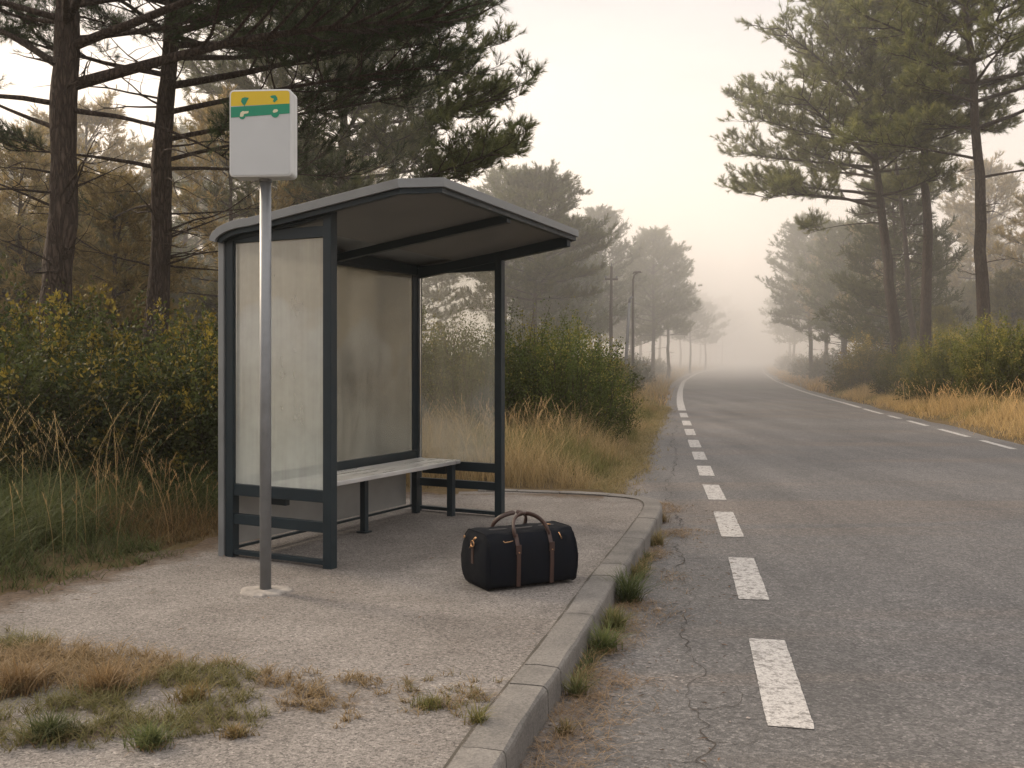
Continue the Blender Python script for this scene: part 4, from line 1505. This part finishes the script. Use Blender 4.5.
def build_shelter():
    Nx, Ny = G(330, 567)
    th = radians(62.2)
    S = thing('bus_shelter', 'small glass bus shelter with dark blue grey frame and curved pale edged roof', 'bus shelter', (Nx, Ny, 0), th)
    Lg, W = 2.36, .86
    p = .068
    zf, zb = 2.40, 2.26

    def roof_z(v, u=0.0):          # underside height over depth v (0 front posts, W back)
        k = np.interp(v, [-.82, 0, W], [2.485, 2.375, 2.235])
        return k - .065 * u / Lg

    for nm, u, v, lb in [('post', 0, 0, None), ('post', Lg, 0, None), ('post', 0, W, None), ('post', Lg, W, None)]:
        b = MB()
        top = float(roof_z(v, u)) - .0
        b.span((u - p / 2, v - p / 2, -.01), (u + p / 2, v + p / 2, top + .0))
        b.build('post', M['frame'], S, .004)
    e = p / 2 + .001

    def rail(u0, v0, u1, v1, za, zb_, th_=.045, mat='frame', name='rail'):
        b = MB()
        a = np.array((u0, v0)); c = np.array((u1, v1))
        d = (c - a) / np.linalg.norm(c - a)
        nrm = np.array((-d[1], d[0])) * th_ / 2
        P = [(*(a + nrm), za), (*(a - nrm), za), (*(c - nrm), za), (*(c + nrm), za)]
        b.prism(P, (0, 0, zb_ - za))
        return b.build(name, M[mat], S, .003)
    # near and far end frames
    for u, tz in ((0, 0), (Lg, -.045)):
        rail(u, e, u, W - e, 2.19 + tz, 2.265 + tz)
        rail(u, e, u, W - e, .425 + tz, .505 + tz)
        rail(u, e, u, W - e, .225, .295)
        rail(u, e, u, W - e, .012, .042, .05)
    # back frame
    rail(e, W, Lg - e, W, .475, .545, .05)
    rail(e, W, Lg - e, W, 2.135, 2.2, .05)
    # glazing
    def pane(u0, v0, u1, v1, za, zb_, mat, lb):
        b = MB()
        a = np.array((u0, v0)); c = np.array((u1, v1))
        d = (c - a) / np.linalg.norm(c - a)
        nrm = np.array((-d[1], d[0])) * .004
        b.prism([(*(a + nrm), za), (*(a - nrm), za), (*(c - nrm), za), (*(c + nrm), za)], (0, 0, zb_ - za))
        o = b.build('glass_pane', M[mat], S)
        o['label'] = lb
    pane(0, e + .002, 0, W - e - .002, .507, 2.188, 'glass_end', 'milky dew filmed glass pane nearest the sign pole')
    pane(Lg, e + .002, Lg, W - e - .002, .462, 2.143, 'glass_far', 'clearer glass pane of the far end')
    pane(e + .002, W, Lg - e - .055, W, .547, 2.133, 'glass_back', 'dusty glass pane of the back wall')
    # pane edge gasket strips on the far side of the back pane
    b = MB()
    b.span((Lg - e - .053, W - .012, .547), (Lg - e - .040, W + .012, 2.133))
    b.build('gasket', M['frame'], S, .001)
    # low panel of the back wall
    b = MB()
    b.span((e + .01, W - .012, .075), (Lg - e - .16, W + .006, .470))
    b.build('lower_panel', M['lowpanel'], S, .003)
    b = MB()
    b.span((e + .01, W + .008, .035), (Lg - e, W + .03, .055))
    b.build('bottom_rail', M['frame'], S, .002)
    # outer pale cover strip up the back near corner, joining the roof edge
    for u, lo in ((-.035, -.008), (Lg + .035, -.008)):
        b = MB()
        b.span((u - .012, W + p / 2 + .004, lo), (u + .03, W + p / 2 + .055, 2.225))
        b.build('corner_trim', M['trim'], S, .004)
    # roof shell following a profile: back drop, bend, straight rise
    prof = []
    vb = W + .105
    for k in range(9):
        a = pi / 2 * k / 8
        prof.append((vb - .34 * (1 - cos(a)), 2.205 + .125 * sin(a)))
    vA, zA = prof[-1]
    front_v = -.82
    for k in range(1, 9):
        t = k / 8
        v = vA + (front_v - vA) * t
        prof.append((v, zA + (2.525 - zA) * t - .012 * sin(pi * t) * 0))
    prof = np.array(prof)
    th_ = .046
    u0, u1 = -.10, Lg + .10
    c = .21     # corner cut

    def skew_v(v, u):            # the far end reaches a little less and sits lower
        f = np.clip(u / Lg, 0, 1.1)
        return np.where(v < 0, v * (1 - .14 * f), v)

    def dz(u):
        return -.065 * np.clip(u / Lg, -.1, 1.1)
    us = np.concatenate([[u0, u0 + c * .5, u0 + c], np.linspace(u0 + c + .1, u1, 12)])
    front = np.interp(us, [u0, u0 + c], [front_v + c, front_v])
    top = np.zeros((len(us), len(prof), 3))
    for i, u in enumerate(us):
        vv = np.maximum(prof[:, 0], front[i])
        zz = np.interp(-vv, -prof[:, 0], prof[:, 1])
        zz = np.where(prof[:, 0] > vA - .001, prof[:, 1], zz)
        top[i, :, 0] = u
        top[i, :, 1] = skew_v(vv, u)
        top[i, :, 2] = zz + dz(u)
    n, k = top.shape[:2]
    T = top.reshape(-1, 3)
    # thin top skin
    b = MB()
    i = (np.arange(n - 1)[:, None] * k + np.arange(k - 1)[None, :]).ravel()
    b.add(T, np.stack([i, i + 1, i + k + 1, i + k], -1), None, True)
    b.build('roof', M['trim'], S)
    # fascia strip along the edge, thick and pale, with a dark inner lip
    loop = [top[0, q] for q in range(k)] + [top[q, k - 1] for q in range(1, n)] + [top[n - 1, q] for q in range(k - 2, -1, -1)]
    loop = np.array(loop)
    # drop duplicates
    keep = [0]
    for q in range(1, len(loop)):
        if np.linalg.norm(loop[q] - loop[keep[-1]]) > .012:
            keep.append(q)
    loop = loop[keep]

    def strip(loop, off_in, z_hi, z_lo, thick, mat, name):
        b = MB()
        Tn = np.gradient(loop, axis=0)
        hx = unit(np.stack([Tn[:, 1], -Tn[:, 0], np.zeros(len(Tn))], -1))
        cen = np.array([Lg / 2, 0.1, 0])
        s_ = np.sign(((cen - loop) * hx)[:, :2].sum(1))[:, None]
        s_[s_ == 0] = 1
        inn = hx * s_
        # keep inward direction horizontal and axis aligned on the near and far sides
        outer = loop + inn * off_in
        inner = loop + inn * (off_in + thick)
        # for the bent back part the strip is offset along the profile normal
        nz = np.zeros_like(loop)
        nz[:, 2] = 1
        prof_n = []
        for q in range(len(loop)):
            t = Tn[q] / (np.linalg.norm(Tn[q]) + 1e-9)
            side = inn[q]
            nn = np.cross(t, side)
            if nn[2] < 0:
                nn = -nn
            prof_n.append(nn / (np.linalg.norm(nn) + 1e-9))
        prof_n = np.array(prof_n)
        A = outer + prof_n * z_hi
        B = outer + prof_n * z_lo
        C = inner + prof_n * z_lo
        D = inner + prof_n * z_hi
        V = np.stack([A, B, C, D], 1).reshape(-1, 3)
        m = len(loop)
        F = []
        for q in range(m - 1):
            for e_ in range(4):
                F.append((q * 4 + e_, q * 4 + (e_ + 1) % 4, (q + 1) * 4 + (e_ + 1) % 4, (q + 1) * 4 + e_))
        F.append((0, 1, 2, 3)); F.append(((m - 1) * 4 + 3, (m - 1) * 4 + 2, (m - 1) * 4 + 1, (m - 1) * 4))
        b.add(V, F)
        return b.build(name, M[mat], S, .002)
    strip(loop, -.006, .012, -th_, .022, 'trim', 'roof_fascia')
    strip(loop, .018, -.030, -th_ - .036, .042, 'frame', 'roof_edge_frame')
    # ceiling
    b = MB()
    C = top[:, 9:, :].copy()
    C[:, :, 2] -= .045
    C[:, :, 0] = np.clip(C[:, :, 0], u0 + .03, u1 - .03)
    k2 = C.shape[1]
    i = (np.arange(n - 1)[:, None] * k2 + np.arange(k2 - 1)[None, :]).ravel()
    b.add(C.reshape(-1, 3), np.stack([i, i + k2, i + k2 + 1, i + 1], -1))
    b.build('ceiling_panel', M['ceiling'], S)
    b = MB()
    # cross beams under the ceiling
    for u, w_, hgt, vf in ((0.0, .066, .05, -.03), (Lg * .5, .06, .06, front_v + .05), (Lg, .066, .085, front_v + .05)):
        vs = [W - .02, vf]
        sec = []
        for v in vs:
            z_ = float(np.interp(-v, -prof[:, 0], prof[:, 1])) - .047 + float(dz(u))
            vv = float(skew_v(np.array(v), u))
            sec.append([(u - w_ / 2, vv, z_), (u + w_ / 2, vv, z_), (u + w_ / 2, vv, z_ - hgt), (u - w_ / 2, vv, z_ - hgt)])
        V = np.array(sec).reshape(-1, 3)
        bb = MB()
        bb.add(V, [(0, 1, 5, 4), (1, 2, 6, 5), (2, 3, 7, 6), (3, 0, 4, 7), (3, 2, 1, 0), (4, 5, 6, 7)])
        bb.build('roof_beam', M['frame'], S, .003)
    # back top beam
    bb = MB()
    V = []
    for u in (e, Lg - e):
        z_ = 2.285 + float(dz(u))
        V += [(u, W - .03, z_), (u, W + .03, z_), (u, W + .03, z_ - .085), (u, W - .03, z_ - .085)]
    bb.add(V, [(0, 1, 5, 4), (1, 2, 6, 5), (2, 3, 7, 6), (3, 0, 4, 7), (3, 2, 1, 0), (4, 5, 6, 7)])
    bb.build('roof_beam', M['frame'], S, .003)

    # bench: front edge v = W-.46
    bz = .485
    vf, vk = W - .50, W - .08
    b = MB()
    b.span((.04, vf, bz - .034), (Lg - .06, vf + .03, bz))
    b.span((.06, vk - .02, bz - .034), (Lg - .06, vk, bz))
    nsl = 4
    w_ = (vk - vf - .05) / nsl
    for q in range(nsl):
        a = vf + .03 + q * w_ + .002
        b.span((.06, a, bz - .022), (Lg - .06, a + w_ - .004, bz - .002 - .001 * (q % 2)))
    seat = b.build('bench_seat', M['bench'], S, .004)
    for u in (.12, Lg - .14):
        for v in (vf + .05, vk + .0):
            if u < 1:
                continue
            b = MB()
            b.span((u - .028, v - .028, -.005), (u + .028, v + .028, bz - .036))
            b.build('bench_leg', M['frame'], S, .003)
        b = MB()
        b.span((u - .02, vf + .10, bz - .125), (u + .02, vk - .08, bz - .038))
        b.build('bench_bracket', M['frame'], S, .003)
    b = MB()
    b.span((Lg * .50 - .024, vk - .22, -.005), (Lg * .50 + .024, vk - .17, bz - .036))
    b.box((Lg * .50, vk - .195, .004), (.09, .09, .01))
    b.build('bench_leg', M['frame'], S, .003)
    return S


def build_sign():
    x, y = G(265.5, 590)
    S = thing('bus_stop_sign', 'white rectangular bus stop sign with yellow and green band on a steel pole', 'sign', (x, y, 0), radians(-4))
    b = MB()
    b.tube([(0, 0, -.02), (0, 0, 1.2), (0, 0, 2.475)], .034, 24)
    b.build('pole', M['steel'], S)
    b = MB()
    b.tube([(0, 0, 2.44), (0, 0, 2.462)], .038, 24)
    b.build('pole_collar', M['steel'], S)
    b = MB()
    n = 40
    a = np.linspace(0, 2 * pi, n, endpoint=False)
    ring = []
    r_ = np.random.RandomState(2)
    rr = .150 * (1 + .07 * np.sin(a * 3) + .05 * np.sin(a * 7 + 1) + .035 * r_.normal(size=n))
    for k, z in ((1.06, -.012), (1.0, .000), (.85, .005), (.25, .009)):
        ring.append(np.stack([np.cos(a) * rr * k, np.sin(a) * rr * k * .9, np.full(n, z)], -1))
    V = np.concatenate(ring)
    F = [(q * n + i, q * n + (i + 1) % n, (q + 1) * n + (i + 1) % n, (q + 1) * n + i) for q in range(3) for i in range(n)]
    b.add(V, F)
    b.build('footing', M['footing'], S)
    # box: front shell, seam, back shell; local -y faces the viewer
    W_, H_, z0 = .375, .515, 2.455

    def rr_poly(w, h, rad, y_, zc, seg=7):
        P = []
        for cx, cz, s0 in ((w / 2 - rad, h / 2 - rad, 0), (-w / 2 + rad, h / 2 - rad, pi / 2), (-w / 2 + rad, -h / 2 + rad, pi), (w / 2 - rad, -h / 2 + rad, 1.5 * pi)):
            for q in range(seg):
                t = s0 + pi / 2 * q / (seg - 1)
                P.append((cx + rad * cos(t), y_, zc + cz + rad * sin(t)))
        return P
    cx, zc = .0, z0 + H_ / 2
    box = bpy.data.objects.new('sign_box_anchor', None)
    bpy.data.objects.remove(box)
    for nm, y0, d, w in (('front_shell', -.095, .060, W_), ('back_shell', -.027, .060, W_ - .004)):
        b = MB()
        b.prism(rr_poly(w, H_, .028, y0, zc), (0, d, 0))
        o = b.build(nm, M['signrim'], S, .006)
    b = MB()
    b.prism(rr_poly(W_ - .02, H_ - .02, .024, -.036, zc), (0, .010, 0))
    b.build('seam', M['steel'], S)
    fw, fh = W_ - .022, H_ - .022
    fy = -.0965
    b = MB()
    b.prism(rr_poly(fw, fh, .020, fy - .0015, zc), (0, .003, 0))
    face = b.build('sign_face', M['sign'], S)
    top = zc + fh / 2
    # face coordinates: u 0..1 left to right, v downwards in face heights

    def poly(pts, off, mat, name, parent=face):
        b = MB()
        V = [(-fw / 2 + u * fw, fy - .0018 - off, top - v * fh) for u, v in pts]
        b.add(V, [tuple(range(len(V)))])
        return b.build(name, M[mat], parent)
    rad = .02
    corner = [(0.0, .175), (0, .04), (.008, .016), (.025, .004), (.06, 0), (.94, 0), (.975, .004), (.992, .016), (1, .04), (1, .155)]
    poly(corner, .0006, 'yellow', 'yellow_band')
    poly([(0, .185), (1, .155), (1, .272), (0, .312)], .0012, 'green', 'green_band')

    def disc(u, v, r_, off, mat, name, a0=0, a1=2 * pi, sq=1.0):
        P = []
        for q in range(20):
            t = a0 + (a1 - a0) * q / 19
            P.append((u + r_ * cos(t), v + r_ * sin(t) * fw / fh * sq))
        poly(P, off, mat, name)
    disc(.195, .295, .055, .0018, 'green', 'wheel')
    disc(.755, .270, .070, .0018, 'green', 'wheel')
    # pale marks inside the wheels
    poly([(.155, .300), (.165, .255), (.205, .235), (.235, .240), (.305, .236), (.30, .262), (.25, .268), (.225, .272), (.215, .298), (.185, .305)], .0024, 'beige', 'wheel_mark')
    poly([(.715, .245), (.735, .222), (.785, .220), (.805, .235), (.79, .252), (.745, .262), (.72, .258)], .0024, 'beige', 'wheel_mark')
    # green marks above the band
    poly([(.175, .125), (.185, .085), (.235, .070), (.31, .078), (.28, .115), (.255, .150), (.235, .172), (.205, .155)], .0018, 'green', 'green_mark')
    poly([(.225, .172), (.245, .172), (.240, .215), (.232, .215)], .0024, 'green', 'green_mark')
    poly([(.67, .065), (.70, .055), (.76, .052), (.785, .075), (.80, .108), (.775, .118), (.75, .140), (.715, .125), (.735, .095), (.69, .085)], .0018, 'green', 'green_mark')
    return S


def build_bag():
    a0 = np.array(G(488, 592)); a1 = np.array(G(578, 581))
    d = a1 - a0
    ang = math.atan2(d[1], d[0])
    Lb, Wb, Hb = float(np.hypot(*d)), .37, .335
    dirv = d / Lb
    nrm = np.array([-dirv[1], dirv[0]])
    c = a0 + dirv * Lb / 2 + nrm * Wb / 2
    S = thing('duffel_bag', 'dark navy canvas duffel bag with brown leather handles standing near the kerb', 'bag', (c[0], c[1], 0), ang)
    # body: lengthwise sections
    r_ = np.random.RandomState(12)
    nu, na = 41, 56
    V = []
    for i in range(nu):
        u = -1 + 2 * i / (nu - 1)
        x = u * Lb / 2
        end = (max(0, abs(u) - .955) / .045)
        kk = 1 - .10 * end ** 2
        droop = 1 - .05 * abs(u) ** 3
        for j in range(na):
            t = 2 * pi * j / na
            cs, sn = cos(t), sin(t)
            ex = .27
            y = math.copysign(abs(cs) ** ex, cs) * Wb / 2
            z = math.copysign(abs(sn) ** ex, sn)
            zz = (z + 1) / 2
            taper = 1 - .22 * max(0, zz - .68) / .32 - .04 * (1 - zz) * 0
            bulge = 1 + .04 * sin(pi * zz)
            y *= taper * bulge * kk
            zpos = (.5 + (zz - .5) * kk) * Hb * (1 - (1 - droop) * zz)
            if zz > .97:
                zpos -= .008 * cos(u * 3) + .004 * sin(u * 11 + 1)
            wr = (.0035 * sin(u * 17 + zz * 9 + 3) * sin(zz * 13 + u * 4) + .003 * sin(u * 31 + zz * 21)) * (1 if zz > .05 else 0)
            y += math.copysign(wr, cs)
            xx = x + (math.copysign(.010, u) * sin(pi * zz) if end > 0 else 0) - (math.copysign(.016, u) * max(0, zz - .6) if end > 0 else 0)
            V.append((xx, y, zpos))
    F = [(i * na + j, (i + 1) * na + j, (i + 1) * na + (j + 1) % na, i * na + (j + 1) % na) for i in range(nu - 1) for j in range(na)]
    b = MB()
    b.add(V, F, None, True)
    V = np.array(V)
    for i, s_ in ((0, 1), (nu - 1, -1)):
        ring = V[i * na:(i + 1) * na]
        cen = ring.mean(0)
        r2 = cen + (ring - cen) * .9 + np.array([-s_ * .010, 0, 0])
        r3 = cen + (ring - cen) * .45 + np.array([-s_ * .014, 0, 0])
        VV = np.vstack([ring, r2, r3, [cen + (-s_ * .014, 0, 0)]])
        FF = [(q * na + j, q * na + (j + 1) % na, (q + 1) * na + (j + 1) % na, (q + 1) * na + j) for q in range(2) for j in range(na)]
        if s_ < 0:
            FF = [f[::-1] for f in FF]
        b.add(VV, FF, None, True)
        tri = np.array([(2 * na + j, 2 * na + (j + 1) % na, 3 * na) for j in range(na)])
        b.f.append(tri + b.n - len(VV)); b.sm.append(np.ones(na, bool))
    body = b.build('body', M['canvas'], S)
    # piping around the two ends
    for i in (1, nu - 2):
        ring = V[i * na:(i + 1) * na]
        cen = ring.mean(0)
        rg = cen + (ring - cen) * 1.004
        b = MB()
        b.tube(np.vstack([rg, rg[:1]]), .0038, 6, cap=False)
        b.build('piping', M['canvas'], body)

    def surf_y(z):
        zz = np.clip(z / Hb, 0, 1)
        return Wb / 2 * (1 - .22 * max(0, zz - .68) / .32) * (1 + .04 * sin(pi * zz)) + .004
    # top zip and zip tape
    b = MB()
    xs = np.linspace(-Lb / 2 * .93, Lb / 2 * .93, 24)
    ribbon3 = [(x, 0, Hb * (1 - .05 * abs(2 * x / Lb) ** 3) - .002 - .006 * cos(x / Lb * 6)) for x in xs]
    b.tube(ribbon3, .017, 8, squash=(1, .25))
    b.build('zip', M['zipm'], S)
    b = MB()
    b.tube([(.16, .0, Hb + .003), (.185, -.012, Hb + .004), (.21, -.018, Hb + .001)], .005, 6)
    b.build('zip_puller', M['brass'], S)
    # straps: two on each long side, running up and turning into handles
    for s_ in (-1, 1):
        hx = (-.112, .118)
        for x in hx:
            b = MB()
            P = []
            for k in range(15):
                z = .012 + (Hb * .93) * k / 14
                P.append((x, s_ * (surf_y(z) + (.002)), z))
            # flat strap as ribbon with thickness
            P = np.array(P)
            w_ = .0135
            nn = np.array([0, s_ * .003, 0])
            q1 = P + (-w_, 0, 0); q2 = P + (w_, 0, 0); q3 = q2 + nn; q4 = q1 + nn
            VV = np.stack([q1, q2, q3, q4], 1).reshape(-1, 3)
            FF = [(i * 4 + e_, i * 4 + (e_ + 1) % 4, (i + 1) * 4 + (e_ + 1) % 4, (i + 1) * 4 + e_) for i in range(14) for e_ in range(4)]
            b.add(VV, FF)
            # patch with rivets at two thirds height
            b.box((x, s_ * (surf_y(.235) + .006), .235), (.036, .005, .055))
            st = b.build('leather_strap', M['leather'], S, .001)
            for zz in (.218, .252):
                b = MB()
                yy = s_ * (surf_y(zz) + .009)
                b.tube([(x, yy, zz), (x, yy + s_ * .004, zz)], .004, 8)
                b.build('rivet', M['brass'], st)
        # handle arch
        b = MB()
        P = []
        lean_ = -.35 if s_ < 0 else .10
        for k in range(25):
            t = pi * k / 24
            x = -.118 * cos(t)
            hgt = (.124 if s_ < 0 else .116) * sin(t) ** .55
            z = Hb * .90 + hgt
            y = s_ * (.160 - .105 * sin(t) ** .8) 
            P.append((x * (1 - .12 * sin(t)), y, z))
        b.tube(P, .0125, 10, squash=(1.3, .75))
        b.build('handle', M['leather'], S)
    # wrap that gathers the handles
    b = MB()
    b.tube([(-.032, -.050, Hb * .90 + .122), (.0, -.048, Hb * .90 + .125), (.032, -.050, Hb * .90 + .122)], .0125, 10, squash=(1.2, .8))
    b.build('handle_wrap', M['leather'], S)
    # little metal and leather details on the front
    b = MB()
    P = [(-.205, -surf_y(.288) - .006, .290), (-.195, -surf_y(.282) - .007, .282), (-.165, -surf_y(.282) - .007, .284), (-.14, -surf_y(.286) - .006, .287)]
    b.tube(P, .0028, 6)
    b.build('pocket_zip', M['brass'], S)
    b = MB()
    b.tube([(.185, -surf_y(.31) - .005, .312), (.20, -surf_y(.285) - .006, .272)], .004, 6)
    b.build('zip_tab', M['brass'], S)
    # end: D-ring, clip, leather tab
    ex = -Lb / 2 - .014
    b = MB()
    b.box((ex, -.0, .20), (.006, .030, .13))
    tab = b.build('end_tab', M['leather'], S, .002)
    b = MB()
    P = [(ex - .010, -.02 + .022 * cos(t), .262 + .018 * sin(t)) for t in np.linspace(0, 2 * pi, 15)]
    b.tube(P, .0032, 6, cap=False)
    b.tube([(ex - .010, -.035, .285), (ex - .008, -.062, .305)], .006, 8)
    b.tube([(ex - .010, -.005, .25), (ex - .010, .012, .232)], .005, 8)
    b.build('clip', M['brass'], S)
    b = MB()
    b.tube([(ex - .004, .10, .286), (ex - .012, .10, .286)], .009, 10)
    b.build('end_stud', M['brass'], S)
    return S


def build_poles():
    def gz(x, y):
        return float(ground_z(np.array([x]), np.array([y]))[0])
    Y = 43
    x = X(611, Y)
    S = thing('utility_pole', 'thin dark utility pole with small crossarm left of the street lamp', 'utility pole', (x, Y, gz(x, Y)))
    b = MB(); b.tube([(0, 0, -.2), (0, 0, 3), (0.02, 0, 5.2)], [.085, .075, .055], 8); b.build('pole', M['wood'], S)
    b = MB(); b.box((0.02, 0, 4.65), (.55, .07, .08)); b.build('crossarm', M['wood'], S)
    for dx in (-.22, .24):
        b = MB(); b.tube([(dx, 0, 4.68), (dx, 0, 4.75), (dx, 0, 4.81)], [.035, .05, .02], 8); b.build('insulator', M['trim'], S)
    b = MB(); b.tube([(.02, 0, 5.15), (.02, 0, 5.35)], [.05, .03], 8); b.build('insulator', M['trim'], S)
    Y = 45
    x = X(633, Y)
    S = thing('street_lamp', 'thin dark street lamp with short bent arm between the hazy pines', 'street lamp', (x, Y, gz(x, Y)))
    b = MB(); b.tube([(0, 0, -.2), (0, 0, 3), (0, 0, 4.9), (.06, 0, 5.12), (.20, 0, 5.22)], [.07, .06, .045, .035, .03], 8); b.build('pole', M['wood'], S)
    b = MB(); b.tube([(-.02, 0, 5.17), (.05, 0, 5.24), (.32, 0, 5.27), (.38, 0, 5.22)], [.03, .07, .07, .02], 8, squash=(1, .6)); b.build('lamp_head', M['wood'], S)
    Y = 42
    x = X(626, Y)
    S = thing('leaning_post', 'short leaning grey post left of the street lamp foot', 'post', (x, Y, gz(x, Y)))
    b = MB(); b.tube([(-.08, 0, -.2), (.05, 0, 2), (.14, 0, 3.6)], [.08, .07, .06], 8); b.build('pole', M['steel'], S)
    b = MB(); b.tube([(.14, 0, 3.6), (.15, 0, 3.75), (.24, 0, 3.84), (.34, 0, 3.84)], [.06, .055, .05, .03], 8); b.build('bent_top', M['steel'], S)


# ------------------------------------------------------------------ light, air, camera
def build_world():
    w = bpy.data.worlds.new('World')
    SC.world = w
    w.use_nodes = True
    nt = w.node_tree
    nt.nodes.clear()
    out = nt.nodes.new('ShaderNodeOutputWorld')
    bg = nt.nodes.new('ShaderNodeBackground')
    sky = nt.nodes.new('ShaderNodeTexSky')
    sky.sky_type = 'NISHITA'
    sky.sun_disc = False
    sky.sun_elevation = SUN_EL
    sky.sun_rotation = SUN_AZ
    sky.dust_density = 4
    sky.air_density = 1.2
    tc = nt.nodes.new('ShaderNodeTexCoord')
    mp = nt.nodes.new('ShaderNodeMapping')
    mp.inputs['Scale'].default_value = (1, 1, 4.5)
    nt.links.new(tc.outputs['Generated'], mp.inputs[0])
    n = N(nt, 'TexNoise', Scale=1.6, Detail=7, Roughness=.6, Distortion=.4)
    nt.links.new(mp.outputs[0], n.inputs['Vector'])
    sep = nt.nodes.new('ShaderNodeSeparateXYZ')
    nt.links.new(tc.outputs['Generated'], sep.inputs[0])
    # thin overcast: warm near the horizon, grey cream above
    g = ramp(nt, [(0.0, (7.9, 6.5, 5.8)), (.10, (7.0, 6.05, 5.55)), (.22, (6.1, 5.6, 5.35)), (.33, (5.6, 5.3, 5.2)), (.42, (6.3, 6.0, 5.9)), (.62, (12.2, 11.4, 10.7)), (1.0, (13.4, 12.5, 11.8))], sep, 2)  # overhead stops, out of view, raised to add light on the scene
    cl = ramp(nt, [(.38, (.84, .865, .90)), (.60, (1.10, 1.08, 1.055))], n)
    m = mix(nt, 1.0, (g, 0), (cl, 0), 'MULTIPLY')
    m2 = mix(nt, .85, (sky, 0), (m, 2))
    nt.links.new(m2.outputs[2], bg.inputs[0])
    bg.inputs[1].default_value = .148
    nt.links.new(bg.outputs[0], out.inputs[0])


SUN_AZ = radians(-57)      # to the left, beyond the shelter
SUN_EL = radians(27)


def build_light():
    l = bpy.data.lights.new('sun', 'SUN')
    l.energy = 5.0
    l.angle = radians(14)
    l.color = (1.0, .82, .62)
    o = bpy.data.objects.new('sun', l)
    COL.objects.link(o)
    d = Vector((sin(SUN_AZ) * cos(SUN_EL), cos(SUN_AZ) * cos(SUN_EL), sin(SUN_EL)))
    o.rotation_euler = (-d).to_track_quat('-Z', 'Y').to_euler()
    o.location = (-20, 10, 30)


def build_fog():
    for nm, a, c, dn, lb in (('morning_mist', (-420, -30, -1), (520, 900, 28), .0008, 'thin pale morning mist hanging over the whole road and woods'),
                             ('mist_bank', (-360, 27, -.95), (440, 850, 24), .0102, 'middle mist bank drifting through the woods'),
                             ('mist_bank', (-300, 14.5, -.97), (-1.5, 26.9, 16), .0085, 'mist drifting through the trees behind the left hedge'),
                             ('mist_bank', (-330, 46, -.9), (400, 800, 20), .0115, 'thicker mist bank lying low over the far road bend')):
        b = MB()
        b.span(a, c)
        m, nt, out = new_mat(nm)
        v = nt.nodes.new('ShaderNodeVolumePrincipled')
        v.inputs['Color'].default_value = (1, .985, .97, 1)
        v.inputs['Density'].default_value = dn
        v.inputs['Anisotropy'].default_value = .45
        L(nt, v, 0, out, 'Volume')
        tag(b.build(nm, m), lb, kind='structure')


def build_camera():
    c = bpy.data.cameras.new('camera')
    c.sensor_fit = 'HORIZONTAL'
    c.sensor_width = 36
    c.lens = 36 * FP / 1024
    c.shift_y = -(384 - HZ) / 1024
    c.clip_end = 5000
    c.clip_start = .05
    o = bpy.data.objects.new('camera', c)
    COL.objects.link(o)
    o.location = (0, 0, EYE)
    o.rotation_euler = (pi / 2, 0, 0)
    SC.camera = o


build_world(); build_light(); build_camera(); build_fog()
build_ground(); build_road(); build_markings(); build_cracks(); build_pavement(); build_kerb()
build_shelter(); build_sign(); build_bag(); build_poles()
build_grass(); build_tufts()
build_shrubs(); build_pines()

SC.view_settings.view_transform = 'Standard'
SC.view_settings.look = 'None'
SC.view_settings.exposure = 0
SC.view_settings.gamma = 1
cy = SC.cycles
cy.use_denoising = True
try:
    cy.denoiser = 'OPENIMAGEDENOISE'
    cy.denoising_input_passes = 'RGB_ALBEDO_NORMAL'
    cy.denoising_prefilter = 'ACCURATE'
except Exception:
    pass
cy.max_bounces = 6
cy.diffuse_bounces = 3
cy.glossy_bounces = 3
cy.transmission_bounces = 4
cy.transparent_max_bounces = 10
cy.volume_bounces = 4
cy.sample_clamp_indirect = 4
cy.use_adaptive_sampling = True
cy.adaptive_threshold = .016
